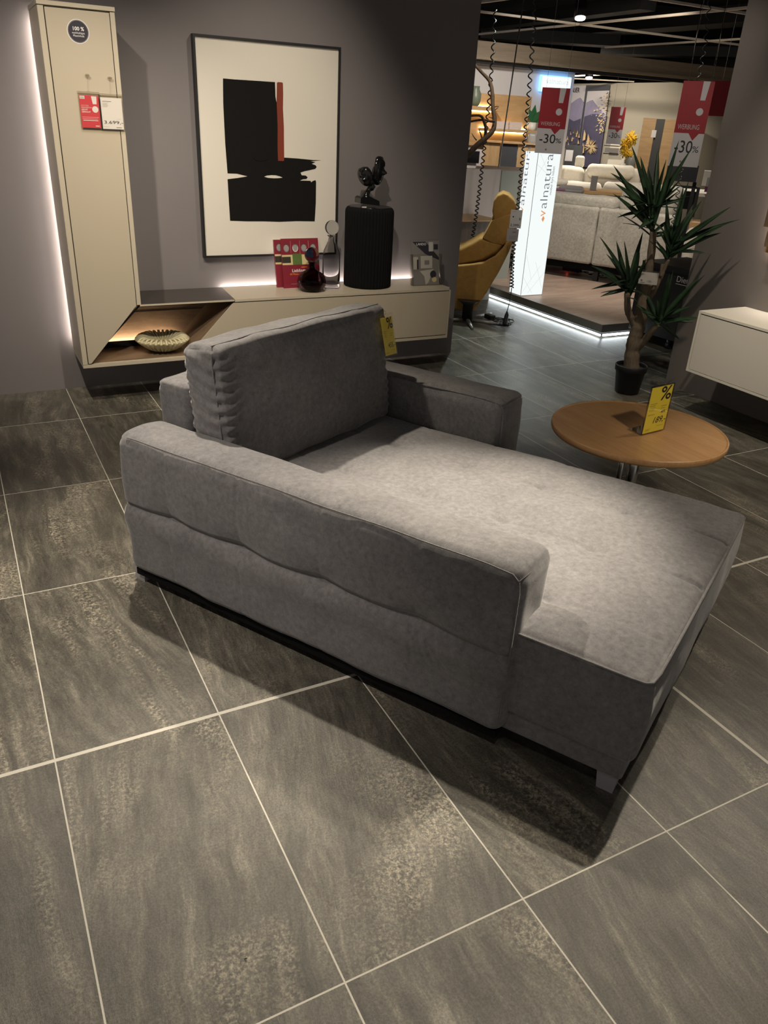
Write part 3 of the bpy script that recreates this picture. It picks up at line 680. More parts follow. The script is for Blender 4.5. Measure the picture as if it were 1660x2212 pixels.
def draw_white(fr, w, h):
    c = Card(fr, w, h, 'card_white'); c.lines(0.08, 0.5, (0.88,), 'ink_grey', 0.008); c.lines(0.08, 0.36, (0.83, 0.80, 0.77, 0.74, 0.71), 'price_rose', 0.005)
    c.text('3.699,-', 0.06, 0.17, 0.145, 'ink', w=0.90); c.lines(0.06, 0.3, (0.07,), 'price_rose', 0.005); c.rect(0.64, 0.045, 0.90, 0.065, 'ink_grey'); c.lines(0.7, 0.88, (0.33,), 'price_rose', 0.004); return c
hung_card('leaflet_sleeve', 'red leaflet in a clear sleeve on the tall beige cabinet', 170, 219, 205, 277, 'leaflet', draw_red)
hung_card('price_card', 'white 3.699,- price card in a clear sleeve on the tall beige cabinet', 216, 268, 210, 280, 'price tag', draw_white)

# low sideboard
low = thing('low_sideboard', 'low floating beige lacquered sideboard under the framed picture', 'sideboard', (2.0, CY+0.2, 0.235))
LX1 = 2.925; LZ0, LZ1 = 0.232, 0.577
b = MB(); b.prism([(1.125, CY+0.022, LZ0+0.028), (LX1-0.012, CY+0.022, LZ0+0.028), (LX1-0.012, CY+0.022, LZ1-0.016), (1.425, CY+0.022, LZ1-0.016)], (0, YW-CY-0.065, 0), 'beige_lacquer'); b.build('body', low)
b = MB(); pts = [(1.445, YW-0.04), (1.415, CY), (LX1-0.02, CY), (LX1, CY+0.02), (LX1, YW-0.04)]
b.prism([(x, y, LZ1-0.015) for x, y in pts], (0, 0, 0.015), 'beige_edge'); b.build('top_panel', low)
b = MB(); b.prism([(1.118, CY+0.001, LZ0+0.030), (LX1-0.014, CY+0.001, LZ0+0.030), (LX1-0.012, CY+0.001, LZ1-0.021), (1.408, CY+0.001, LZ1-0.021)], (0, 0.018, 0), 'beige_lacquer'); b.build('drawer_front', low)
b = MB(); b.prism([(1.125, CY+0.020, LZ0+0.020), (LX1-0.02, CY+0.020, LZ0+0.020), (LX1-0.02, CY+0.020, LZ1-0.010), (1.412, CY+0.020, LZ1-0.010)], (0, 0.002, 0), 'dark_gap'); b.build('gap_profile', low)
b = MB(); b.box((1.11, CY, LZ0+0.006), (LX1, YW-0.04, LZ0+0.024), 'beige_edge'); b.build('bottom_panel', low)
b = MB(); b.box((LX1-0.012, CY, LZ0+0.024), (LX1, YW-0.04, LZ1-0.015), 'beige_edge'); b.build('end_panel', low)
b = MB(); b.tube([(x, YW-0.022, LZ1-0.020) for x in (1.45, 1.9, 2.4, 2.9)], 0.006, 'led_warm', 6); b.build('led_strip', low)

# open niche between them
ni = thing('niche_shelf', 'open niche with smoked top and lit walnut back between the two beige cabinets', 'shelf', (1.0, CY+0.2, 0.25))
b = MB(); b.prism([(0.868, CY+0.004, 0.562), (1.418, CY+0.004, 0.562), (1.445, YW-0.04, 0.562), (0.868, YW-0.04, 0.562)], (0, 0, 0.014), 'smoked_top'); b.box((0.862, CY+0.001, 0.566), (1.412, CY+0.004, 0.5755), 'beige_edge'); b.build('top_panel', ni)
b = MB(); b.box((0.52, CY, 0.238), (1.108, YW-0.04, 0.256), 'beige_edge'); b.build('bottom_panel', ni)
b = MB(); b.box((0.55, CY+0.03, 0.256), (1.40, YW-0.05, 0.262), 'walnut'); b.build('floor_panel', ni)
b = MB(); b.box((0.55, YW-0.060, 0.262), (1.60, YW-0.045, 0.562), 'walnut')
for z in (0.455, 0.485): b.box((0.75, YW-0.062, z), (1.55, YW-0.060, z+0.003), 'dark_gap')
b.build('back_panel', ni)
b = MB(); b.box((0.58, YW-0.115, 0.262), (1.40, YW-0.108, 0.300), 'black_gloss'); b.build('light_cover', ni)
b = MB(); b.box((0.60, YW-0.100, 0.266), (1.40, YW-0.090, 0.275), 'led_niche'); b.build('led_strip', ni)
b = MB(); b.prism([(0.533, CY+0.03, 0.262), (0.563, CY+0.03, 0.262), (0.868, CY+0.03, 0.562), (0.845, CY+0.03, 0.575)], (0, YW-CY-0.09, 0), 'dark_gap'); b.build('side_wall', ni)
b = MB(); b.prism([(1.118, CY+0.024, 0.262), (1.132, CY+0.024, 0.262), (1.428, CY+0.024, 0.562), (1.410, CY+0.024, 0.562)], (0, YW-CY-0.09, 0), 'walnut'); b.build('side_wall', ni)

# fluted bowl in the niche
BC = Vector((1.005, 4.72, 0.264))
bowl = thing('fluted_bowl', 'olive fluted ceramic bowl standing in the lit niche', 'bowl', tuple(BC))
b = MB(); prof = [(0.035, 0.0), (0.060, 0.006), (0.095, 0.022), (0.130, 0.048), (0.146, 0.066), (0.150, 0.072), (0.146, 0.076), (0.115, 0.080), (0.085, 0.062), (0.04, 0.040), (0.005, 0.034)]
N = 30
def fl_(a, i):
    amp = [0, .02, .05, .07, .08, .08, .08, .12, .12, .08, 0][i]; return 1+amp*(1 if math.sin(a*N) > 0 else -1)*abs(math.sin(a*N))**0.5
b.lathe(prof, BC, 'bowl_glaze', N*10, fl_); b.build('body', bowl)
b = MB()
for k in range(N):
    a = 2*math.pi*(k+0.25)/N
    pts = [BC+Vector((r*math.cos(a), r*math.sin(a), z)) for r, z in ((0.055, 0.006), (0.098, 0.026), (0.132, 0.054), (0.147, 0.072), (0.138, 0.083), (0.112, 0.086), (0.08, 0.066), (0.045, 0.045))]
    b.tube(spline(pts, 3), 0.0075, 'bowl_glaze', 6)
b.build('flutes', bowl)

# ================================================================== PICTURE
PY = YW-0.045
tl, tr, bl, br = (aty(u, v, PY) for u, v in ((418, 80), (731, 104), (449, 552), (727, 546)))
px0 = (tl.x+bl.x)/2; px1 = (tr.x+br.x)/2; pz0 = (bl.z+br.z)/2; pz1 = (tl.z+tr.z)/2
pic = thing('framed_picture', 'large abstract black and red painting in a thin black frame', 'picture', ((px0+px1)/2, PY, pz0))
b = MB(); b.box((px0, PY+0.012, pz0), (px1, YW-0.004, pz1), 'canvas_white'); canvas = b.build('canvas', pic)
b = MB(); fw = 0.012
for lo, hi in (((px0-fw, pz0-fw), (px0, pz1+fw)), ((px1, pz0-fw), (px1+fw, pz1+fw)), ((px0, pz0-fw), (px1, pz0)), ((px0, pz1), (px1, pz1+fw))): b.box((lo[0], PY, lo[1]), (hi[0], YW-0.002, hi[1]), 'black')
b.build('frame', pic)
def ZP(x, y): return (380+x*0.2486, 50+y*0.2486)
def cp(pts, dy):
    out = []
    for x, y in pts:
        p = aty(*ZP(x, y), PY+0.012); out.append((min(max(p.x, px0+.01), px1-.01), PY+0.012-dy, p.z))
    return out
b = MB()
blk = [(410, 480), (500, 488), (862, 512), (866, 640), (878, 700), (885, 900), (888, 1195), (940, 1197), (941, 1168), (1060, 1176), (1130, 1183), (1200, 1190), (1262, 1192), (1170, 1200), (1212, 1208), (1180, 1222), (1215, 1235), (1224, 1250), (1212, 1266), (1160, 1278), (1115, 1287), (1083, 1298), (1090, 1312), (1094, 1322), (1130, 1324), (1146, 1340), (1135, 1354), (1105, 1356), (1078, 1368), (1170, 1370), (1178, 1384), (1190, 1372), (1214, 1364), (1219, 1380), (1217, 1560), (1207, 1722), (1050, 1720), (900, 1726), (760, 1722), (620, 1722), (472, 1717), (462, 1560), (450, 1356), (540, 1345), (624, 1331), (560, 1315), (530, 1308), (450, 1305), (440, 1180), (430, 1050), (422, 900), (412, 690)]
b.prism(cp(blk, 0.0012), (0, 0.0012, 0), 'black_paint')
b.prism(cp([(768, 1334), (790, 1325), (830, 1321), (870, 1323), (905, 1332), (928, 1342), (890, 1347), (850, 1348), (800, 1344)], 0.0018), (0, 0.0006, 0), 'canvas_white')
b.prism(cp([(878, 517), (890, 512), (924, 515), (930, 524), (932, 620), (930, 740), (938, 900), (941, 1190), (935, 1198), (888, 1196), (884, 1100), (884, 900), (876, 700)], 0.0030), (0, 0.0012, 0), 'red_paint')
b.prism(cp([(670, 1165), (700, 1178), (760, 1178), (805, 1168), (790, 1190), (740, 1200), (690, 1190)], 0.0034), (0, 0.002, 0), 'black_paint')
b.build('painting', canvas)

# ================================================================== THINGS ON THE SIDEBOARD
ZS = LZ1
def book_at(x0, x1, y, lean_x, lab, dz=0):
    w, h, t = 0.255, 0.290, 0.016
    fr = frame((x0, y, ZS+dz), (1, 0.02, 0), (0.0, math.cos(R(8)), -math.sin(R(8))), (lean_x, math.sin(R(8)), math.cos(R(8))))
    c = Card(fr, w, h, 'book_red', t)
    for k, x in enumerate((0.13, 0.37, 0.60, 0.85)): c.disc(x, 0.84, 0.024, 'card_white' if k == 1 else 'photo_grey', 1, sq=0.8); c.disc(x, 0.84, 0.020, 'face_grey', 2, sq=0.8); c.disc(x, 0.86, 0.018, 'photo_dark', 1.5, sq=0.9)
    for x in (0.25, 0.49, 0.73): c.rect(x-0.002, 0.72, x+0.002, 0.985, 'pale_pink', 1)
    c.rect(0.0, 0.49, 0.28, 0.70, 'photo_cream', 1); c.rect(0.0, 0.53, 0.23, 0.66, 'photo_dark', 2); c.rect(0.28, 0.49, 0.53, 0.72, 'leaf_photo', 1); c.rect(0.53, 0.49, 0.76, 0.70, 'photo_cream', 1); c.rect(0.80, 0.58, 1.0, 0.70, 'blue_ink', 1); c.rect(0.76, 0.49, 1.0, 0.58, 'photo_dark', 1)
    c.text('Lieblings', 0.24, 0.335, 0.095, 'card_white', off=0.008); c.text('60 Plätze', 0.18, 0.275, 0.055, 'orange_ink', off=0.01); c.rect(0.50, 0.425, 0.66, 0.44, 'orange_ink', 1)
    c.rect(0.20, 0.08, 0.34, 0.088, 'ink_grey', 1); c.poly([(0.36, 0.10), (0.44, 0.09), (0.40, 0.04)], 'card_white', 1)
    o = thing('book', lab, 'book', (x0+w/2, y, ZS), 'red catalogues on the sideboard'); c.b.build('cover', o)
    b = MB(); b.box((0.004, t, 0.003), (w-0.003, t+0.008, h-0.003), 'card_white', fr); b.build('pages', o)
    return o
bL = atz(600, 614, ZS); 
book_at(1.783, 0, 4.835, -0.02, 'red catalogue standing furthest left in the row, mostly covered by the front one')
book_at(1.817, 0, 4.800, -0.02, 'front red catalogue with portrait row behind the round decanter')
book_at(1.845, 0, 4.870, -0.02, 'red catalogue at the back of the row, its edge showing behind the front one')
def decanter(name, label, c, prof, ballr, ballz, mat, group=None):
    t = thing(name, label, 'decanter', tuple(c)); b = MB(); b.lathe(prof, c, mat, 40, capb=True, capt=False); b.build('body', t)
    b = MB(); b.ball(Vector(c)+Vector((0, 0, ballz)), ballr, mat, 32, 20); b.lathe([(0.011, ballz-ballr-0.02), (0.013, ballz-ballr+0.004)], c, mat, 20); b.build('stopper', t); return t
c1 = (1.960, 4.69, ZS)
decanter('decanter', 'round plum glass decanter with ball stopper in front of the red catalogues', c1,
         [(0.050, 0.0), (0.072, 0.010), (0.088, 0.035), (0.092, 0.062), (0.084, 0.092), (0.062, 0.114), (0.034, 0.127), (0.022, 0.137), (0.020, 0.170), (0.027, 0.176), (0.024, 0.176), (0.016, 0.168), (0.017, 0.135), (0.055, 0.110), (0.080, 0.062), (0.060, 0.014), (0.0, 0.008)], 0.046, 0.220, 'plum_glass')
c2 = (2.118, 4.745, ZS)
decanter('decanter', 'tall smoked glass decanter with ball stopper beside the black pedestal', c2,
         [(0.050, 0.0), (0.056, 0.008), (0.057, 0.06), (0.056, 0.20), (0.050, 0.235), (0.034, 0.268), (0.021, 0.290), (0.019, 0.318), (0.030, 0.326), (0.027, 0.327), (0.015, 0.318), (0.016, 0.29), (0.046, 0.234), (0.052, 0.20), (0.053, 0.03), (0.0, 0.028)], 0.044, 0.372, 'smoked_glass')
# fluted pedestal and its statue
PC = Vector((2.395, 4.775, ZS)); PH = 0.495
ped = thing('fluted_pedestal', 'black fluted cylindrical pedestal standing on the beige sideboard', 'pedestal', tuple(PC))
b = MB(); NF = 44
def flu(a, i): return 1-0.06*(1-abs(math.sin(a*NF/2)))**1.5*(1 if 0 < i < 6 else 0)
b.lathe([(0.150, 0.0), (0.157, 0.006), (0.158, 0.03), (0.158, PH-0.035), (0.155, PH-0.020), (0.147, PH-0.008), (0.138, PH-0.004)], PC, 'black_matte', NF*8, flu); b.build('drum', ped)
b = MB(); b.lathe([(0.136, PH-0.006), (0.136, PH-0.001), (0.133, PH)], PC, 'black_gloss', 48); b.build('top_plate', ped)
SP = PC+Vector((0.055, -0.03, PH))
def spx(u, v, dy=0.0): return aty(740+u*0.0783, 330+v*0.0783, SP.y+dy)
st = thing('statue', 'glossy black sculpture of two kissing face masks on the fluted pedestal', 'statue', tuple(SP))
b = MB(); lo = spx(500, 1400); hi = spx(1035, 1330)
b.prism([spx(500, 1400, -.04), spx(1030, 1465, -.04), spx(1025, 1335, -.04), spx(900, 1275, -.04), spx(800, 1225, -.04), spx(560, 1215, -.04), spx(508, 1260, -.04)], (0, 0.085, 0), 'black_gloss'); b.build('base', st)
b = MB(); pts = spline([spx(660, 1270), spx(655, 1180), spx(690, 1090), spx(740, 1010), spx(790, 950), spx(830, 880)], 5); rads = [0.042, .040, .038, .034, .030, .027, .025, .022, .020, .019, .018, .017, .0165, .016, .016, .017, .018, .020, .022, .024, .024, .024, .024, .024, .024, .024]
b.tube(pts, rads[:len(pts)], 'black_gloss', 14); b.build('neck', st)
def mask(top, chin, wid, face, tilt, name):
    """curved face mask from crown to chin; face = +1 nose towards +x, -1 towards -x"""
    top = Vector(top); chin = Vector(chin); up = top-chin; L_ = up.length; up.normalize(); yv = Vector((0, 1, 0)); xv = yv.cross(up).normalized()
    if xv.x*face < 0: xv = -xv
    fwd = (xv*math.cos(tilt)-yv*math.sin(tilt)); side = (yv*math.cos(tilt)+xv*math.sin(tilt))
    prof = [(0.0, 0.10), (0.04, .28), (0.12, .40), (0.17, 0.36), (0.21, 0.44), (0.25, 0.37), (0.30, 0.46), (0.34, 0.42), (0.40, 0.66), (0.46, 0.60), (0.54, 0.46), (0.60, 0.40), (0.66, 0.48), (0.80, 0.50), (0.92, 0.36), (1.0, 0.02)]
    N1 = 24; N2 = 18; m_ = MB(); g = []
    for i in range(N1+1):
        h = i/N1
        for (a0, b0), (a1, b1) in zip(prof, prof[1:]):
            if a0 <= h <= a1+1e-9: d0 = b0+(b1-b0)*(h-a0)/(a1-a0)
        ww = math.sqrt(max(0.0, 1-(2*h-1.06)**2*0.88))*(1 if h < 1 else .05)
        row = []
        for j in range(N2+1):
            a = math.pi*(j/N2-0.5); nose = math.exp(-(a/0.28)**2); dd = 0.36*math.cos(a)+(d0-0.38)*nose*1.0
            row.append(chin+up*(L_*h)+side*(math.sin(a)*wid*ww)+fwd*(dd*wid*1.5*(0.35+0.65*ww)))
        g.append(row)
    V = [p for r_ in g for p in r_]; base = len(V); V += [p-fwd*0.006 for p in V]
    F = []; n = N2+1
    for i in range(N1):
        for j in range(N2):
            q = [i*n+j, i*n+j+1, (i+1)*n+j+1, (i+1)*n+j]; F.append(q); F.append([base+k for k in q[::-1]])
    for i in range(N1):
        for j in (0, N2): q = [i*n+j, (i+1)*n+j, base+(i+1)*n+j, base+i*n+j]; F.append(q)
    m_.add(V, F, 'black_gloss', True); m_.ball(chin+up*L_*0.42-fwd*0.0+side*0, (wid*0.55, wid*0.5, L_*0.30), 'black_gloss', 14, 10); m_.build(name, st)
mask(spx(1000, 90, -.02), spx(950, 890, 0), 0.068, 1, R(42), 'face_mask')
mask(spx(560, 395, -.02), spx(710, 910, -.02), 0.050, -1, R(35), 'face_mask')
b = MB(); b.ball(spx(800, 780), (0.030, 0.028, 0.035), 'black_gloss', 18, 12); b.build('head', st)
q = PC+Vector((-0.075, -0.06, PH)); b = MB(); b.box((q.x-0.012, q.y-0.006, q.z), (q.x+0.018, q.y, q.z+0.004), 'card_white'); tag(b.build('name_tag', base=tuple(q)), 'tiny white tag lying on top of the black pedestal', 'tag')
# leaflet stand at the right end of the sideboard
q = Vector((2.700, 4.70, ZS)); LF = frame(q, (1, -0.06, 0), (0, math.cos(R(8)), -math.sin(R(8))), (-0.01, math.sin(R(8)), math.cos(R(8))))
ls = thing('leaflet_holder', 'clear leaflet stand with grey interior brochure at right end of sideboard', 'leaflet holder', tuple(q))
c = Card(LF, 0.205, 0.285, 'photo_grey', 0.006)
c.rect(0, 0.0, 1, 0.30, 'ink_grey'); c.poly([(0.02, 0.98), (0.02, 0.70), (0.75, 0.63), (1, 0.80), (1, 0.98)], 'photo_grey', 1); c.poly([(0.02, 0.98), (0.5, 0.98), (1, 0.62), (1, 0.56), (0.5, 0.70)], 'ink', 2); c.rect(0.32, 0.38, 0.75, 0.66, 'photo_light', 3); c.rect(0.46, 0.46, 0.64, 0.56, 'ink_grey', 4); c.rect(0.04, 0.36, 0.22, 0.64, 'photo_light', 3); c.rect(0.18, 0.36, 0.24, 0.58, 'ink', 4); c.rect(0.62, 0.76, 0.78, 0.97, 'photo_light', 3); c.rect(0.80, 0.80, 0.96, 0.92, 'ink', 4)
c.poly([(0.28, 0.32), (0.8, 0.36), (0.6, 0.05), (0.5, 0.0), (0.45, 0.2)], 'photo_light', 3); c.disc(0.78, 0.24, 0.024, 'ink', 4); c.disc(0.82, 0.12, 0.018, 'photo_cream', 4); c.text('LANDO', 0.16, 0.90, 0.075, 'card_white', 5, off=0.01)
c.b.build('brochure', ls)
b = MB(); b.box((-0.006, -0.030, 0), (0.211, -0.028, 0.20), 'acrylic', LF); b.box((-0.006, 0.009, 0), (0.211, 0.011, 0.292), 'acrylic', LF); b.box((-0.006, -0.030, 0), (0.211, 0.011, 0.002), 'acrylic_thick', LF); b.box((-0.0075, -0.030, 0), (-0.006, 0.011, 0.20), 'acrylic_thick', LF); b.box((0.211, -0.030, 0), (0.2125, 0.011, 0.20), 'acrylic_thick', LF); b.build('holder', ls)

# ================================================================== RIGHT WALL: white floating cabinet, slatted lamp
WX = 3.90
wc = thing('white_cabinet', 'white floating wall cabinet with white edge trim on the right wall', 'cabinet', (4.1, 2.6, 0.28))
za, zb_ = atx(1485, 799, WX).z, atx(1513, 672, WX).z; y1 = atx(1499, 735, WX).y; y0 = 0.9
b = MB(); b.box((WX+0.004, y0, za+0.014), (XW-0.003, y1-0.008, zb_-0.014), 'white_lacquer'); b.build('body', wc)
b = MB(); b.box((WX-0.006, y0, zb_-0.010), (XW-0.003, y1+0.002, zb_+0.004), 'white_edge'); b.build('top_panel', wc)
b = MB(); b.box((WX-0.006, y0, za-0.004), (XW-0.003, y1+0.002, za+0.010), 'white_edge'); b.build('bottom_panel', wc)
b = MB(); b.box((WX-0.006, y1-0.012, za+0.010), (XW-0.003, y1+0.002, zb_-0.010), 'white_edge'); b.build('side_panel', wc)
b = MB(); b.box((WX+0.001, y0, za+0.013), (WX+0.0035, y1-0.016, zb_-0.0105), 'dark_gap'); b.build('gap_profile', wc)
b = MB(); b.box((WX-0.005, y0, za+0.013), (WX+0.0005, y1-0.0165, zb_-0.0165), 'white_lacquer'); b.build('door', wc)
# lit slatted wall element at the right edge
sl = thing('slatted_wall_panel', 'warm lit wooden slat panel on the right wall at the photo edge', 'wall panel', (XW-0.05, 2.6, 0.9))
b = MB(); q = atx(1657, 500, XW-0.06); b.box((XW-0.06, q.y-0.9, 0.98), (XW-0.03, q.y-0.02, 1.9), 'oak_panel'); b.build('backing', sl)
b = MB(); b.box((XW-0.022, q.y-0.86, 1.0), (XW-0.014, q.y-0.05, 1.85), 'led_warm'); b.build('led_strip', sl)
for (u, v0, v1) in ((1660, 450, 491), (1659, 498, 534), (1662, 552, 565)):
    p, r_ = atx(u, v0, XW-0.10), atx(u, v1, XW-0.10); b = MB(); b.box((XW-0.10, p.y-0.5, r_.z), (XW-0.062, p.y, p.z), 'walnut'); b.build('slat', sl)

# ================================================================== YUCCA
PP = Vector((3.875, 3.735, 0)); pn = Vector((PP.x, PP.y, 0)).normalized(); side = Vector((pn.y, -pn.x, 0))
def pl(u, v, dd=0.0): return atp(u, v, PP+pn*dd, pn)
yu = thing('potted_yucca', 'tall artificial yucca with four leaf crowns in a black pot', 'plant', tuple(PP))
b = MB(); b.lathe([(0.072, 0.0), (0.078, 0.004), (0.096, 0.150), (0.104, 0.152), (0.106, 0.188), (0.102, 0.192), (0.098, 0.188), (0.094, 0.165)], PP, 'pot_black', 48, capt=False); pot = b.build('pot', yu)
b = MB(); b.lathe([(0.095, 0.150), (0.094, 0.166)], PP, 'soil', 32); b.build('soil', pot)
def bumpy(pts, r0, r1, seed):
    n = len(pts); random.seed(seed); return [(r0+(r1-r0)*i/(n-1))*(1+random.uniform(-.06, .07)) for i in range(n)]
b = MB()
def limb(px, r0, r1, seed, dd=None):
    pts = [pl(u, v, (dd[i] if dd else 0)) for i, (u, v) in enumerate(px)]; pts = spline(pts, 6); b.tube(pts, bumpy(pts, r0, r1, seed), 'bark', 14)
limb([(1364, 800), (1366, 770), (1371, 735), (1380, 705), (1387, 672), (1393, 640), (1398, 615)], 0.053, 0.034, 1)
limb([(1396, 620), (1402, 590), (1406, 562), (1410, 525), (1412, 500)], 0.027, 0.022, 2)
limb([(1379, 712), (1366, 690), (1357, 668), (1356, 632)], 0.027, 0.019, 3, [0, -.01, -.02, -.03])
limb([(1391, 655), (1408, 638), (1422, 610), (1432, 588), (1444, 560)], 0.019, 0.013, 4, [0, .0, .01, .02, .02])
limb([(1377, 752), (1393, 735), (1408, 716), (1423, 700)], 0.024, 0.019, 5, [0, -.02, -.05, -.07])
limb([(1428, 597), (1431, 577), (1432, 571)], 0.010, 0.010, 6)
limb([(1406, 560), (1396, 567), (1390, 573)], 0.014, 0.006, 9)
b.build('trunk', yu)
def leaf(b, p0, p1, w, sag, nrm):
    p0 = Vector(p0); p1 = Vector(p1); L_ = (p1-p0).length; N_ = 10
    up = Vector((0, 0, 1)); mid = (p0+p1)/2 + up*(sag*L_)
    pts = [(p0*(1-t)**2+mid*2*t*(1-t)+p1*t*t) for t in [i/N_ for i in range(N_+1)]]
    base = len(b.v); V = []; F = []
    for i, p in enumerate(pts):
        t = i/N_; tg = (pts[min(i+1, N_)]-pts[max(i-1, 0)]).normalized()
        s_ = tg.cross(nrm).normalized(); nn = s_.cross(tg).normalized()
        ww = w*(0.55+1.6*t-2.15*t*t) if t < 0.5 else w*max(0.0, (1-t)/0.5)**0.75*0.82
        V += [p-s_*ww+nn*ww*0.28, p, p+s_*ww+nn*ww*0.28, p-nn*0.0018]
    for i in range(N_):
        a = i*4; F += [(a, a+1, a+5, a+4), (a+1, a+2, a+6, a+5), (a, a+4, a+7, a+3), (a+2, a+3, a+7, a+6)]
    b.add(V, F, 'yucca_leaf', True)
def crown(base_px, tips, rnd, seed, r0, r1, w=0.0165, dd0=0.0, zr=(-0.15, 1.0)):
    random.seed(seed); b = MB(); c0 = pl(*base_px[0], dd0); c1 = pl(*base_px[1], dd0)
    for i, tpx in enumerate(tips):
        dd = random.uniform(-.10, .10); t = random.random(); p0 = c0*(1-t)+c1*t; tip = pl(tpx[0], tpx[1], dd0+dd)
        nrm = (-pn*random.uniform(.5, 1)+Vector((0, 0, .6))+side*random.uniform(-.6, .6)).normalized()
        leaf(b, p0+Vector((random.uniform(-.01, .01), random.uniform(-.01, .01), 0)), tip, w*random.uniform(1.0, 1.35), random.uniform(.03, .10), nrm)
    for i in range(rnd):
        a = 2*math.pi*(i*0.381966); el = random.uniform(*zr); L_ = random.uniform(r0, r1); d = Vector((math.cos(a), math.sin(a), 0))*(1-0.45*max(el, 0))+Vector((0, 0, el)); d.normalize()
        if abs(d.dot(pn)) < 0.35: d += pn*0.6*(1 if d.dot(pn) > 0 else -1); d.normalize()
        t = random.random(); p0 = c0*(1-t)+c1*t
        leaf(b, p0, p0+d*L_, w*random.uniform(.8, 1.1), .05, Vector((0, 0, 1))+d*-.3)
    b.build('leaf_crown', yu)
crown([(1410, 520), (1413, 440)], [(1364, 312), (1384, 337), (1423, 316), (1468, 302), (1494, 322), (1325, 356), (1319, 373), (1329, 396), (1325, 418), (1346, 421), (1333, 470), (1364, 474), (1380, 495), (1472, 401), (1478, 432), (1400, 360), (1440, 345), (1455, 470), (1448, 505), (1395, 380), (1432, 370)], 12, 11, 0.20, 0.30)
crown([(1443, 568), (1452, 530)], [(1489, 389), (1518, 431), (1579, 447), (1598, 474), (1562, 488), (1559, 503), (1530, 548), (1440, 430), (1434, 482), (1417, 522), (1478, 400), (1475, 455), (1423, 500), (1540, 470), (1500, 440)], 8, 12, 0.16, 0.25, dd0=0.02)
crown([(1357, 645), (1361, 600)], [(1296, 511), (1332, 520), (1349, 520), (1390, 500), (1278, 574), (1278, 625), (1297, 641), (1383, 545), (1397, 558), (1387, 615), (1428, 590), (1300, 590), (1310, 548)], 8, 13, 0.16, 0.24, dd0=-0.03)
crown([(1422, 704), (1430, 688)], [(1455, 584), (1513, 598), (1497, 661), (1513, 687), (1501, 697), (1469, 734), (1384, 610), (1420, 647), (1374, 658), (1447, 590), (1525, 592), (1440, 640)], 4, 14, 0.12, 0.20, w=0.017, dd0=-0.07, zr=(0.1, 0.9))
# price tag hanging on the plant
q = pl(1379, 612, -0.07); UX = (pl(1420, 616, -0.07)-pl(1380, 610, -0.07)); wtag = UX.length; tz = (pl(1402, 583, -0.07)-pl(1399, 613, -0.07)).length
PF = frame(q, side, pn, (Vector((0, 0, 1)))); pt_ = thing('price_tag', 'white price tag hanging on the yucca trunk above the fork', 'price tag', tuple(q))
c = Card(PF, wtag, tz*0.86, 'card_white'); c.lines(0.08, 0.3, (0.82,), 'price_rose', .02); c.rect(0.10, 0.22, 0.20, 0.36, 'ink_grey'); c.text('100.-', 0.42, 0.16, 0.26, 'ink', off=-0.01); c.rect(0.1, 0.10, 0.34, 0.14, 'ink'); c.b.build('card', pt_)
b = MB(); b.box((-0.004, -0.002, -0.004), (wtag+0.004, -0.0014, tz), 'sleeve', PF); b.tube([PF((0.03, 0, tz*.95)), PF((wtag*.5, 0.07, tz*1.3)), PF((wtag-.03, 0, tz*.95))], 0.001, 'black', 5); b.build('sleeve', pt_)

# ================================================================== ARMCHAIR IN THE PASSAGE
AZ = 36.0; AD = 6.98; an = Vector((math.sin(R(AZ)), math.cos(R(AZ)), 0)); ar = Vector((an.y, -an.x, 0))
def ap(u, v, dd=0.0): return atp(u, v, an*(AD+dd), an)
ach = thing('armchair', 'mustard leather swivel armchair with headrest half hidden behind the grey wall', 'armchair', (3.86, 5.75, 0))
def panel(pxs, dd, th_, mat, name, par, bev=0.03):
    b = MB(); b.prism([ap(u, v, 0)+an*dd for u, v in pxs], an*th_, mat); o = b.build(name, par)
    md = o.modifiers.new('bevel', 'BEVEL'); md.width = bev; md.segments = 4; md.limit_method = 'ANGLE'; md.angle_limit = R(50)
    for p in o.data.polygons: p.use_smooth = True
    return o
shell = [(1118, 492), (1104, 512), (1086, 537), (1070, 554), (1048, 566), (1020, 571), (990, 574), (930, 576), (925, 640), (945, 672), (988, 668), (1008, 675), (1024, 672), (1034, 660), (1052, 632), (1080, 585), (1100, 545), (1112, 515)]
o = panel(shell, 0.0, 0.075, 'mustard_leather', 'side_shell', ach, 0.028)
o = panel(shell, 0.60, 0.075, 'mustard_leather', 'side_shell', ach, 0.028)
panel([(1114, 497), (1100, 545), (1080, 585), (1052, 632), (1032, 662), (1018, 668), (1030, 640), (1060, 590), (1085, 545), (1100, 510)], 0.05, 0.58, 'mustard_leather', 'back_shell', ach, 0.015)
def cush2(pxs, dd, th_, name, bev): 
    o = panel(pxs, dd, th_, 'mustard_leather', name, ach, bev); o.modifiers['bevel'].segments = 6; return o
cush2([(1118, 462), (1116, 486), (1104, 515), (1088, 532), (1064, 528), (1042, 517), (1052, 500), (1062, 480), (1090, 470)], 0.09, 0.47, 'back_cushion', 0.035)
cush2([(1066, 482), (1063, 460), (1066, 438), (1074, 426), (1086, 420), (1100, 425), (1112, 438), (1119, 458), (1119, 478), (1108, 492), (1085, 492)], 0.14, 0.36, 'headrest', 0.045)
cush2([(1090, 530), (1075, 552), (1048, 566), (990, 578), (930, 582), (930, 550), (995, 540), (1020, 528), (1040, 515), (1062, 524)], 0.09, 0.47, 'seat_cushion', 0.03)
b = MB(); cc = Vector((3.90, 5.78, 0)); b.lathe([(0.045, 0.03), (0.045, 0.16), (0.10, 0.20)], cc, 'black', 20); b.build('pedestal', ach)
b = MB(); f1 = atz(1000, 692); f2 = atz(1092, 706); f3 = atz(1054, 681)
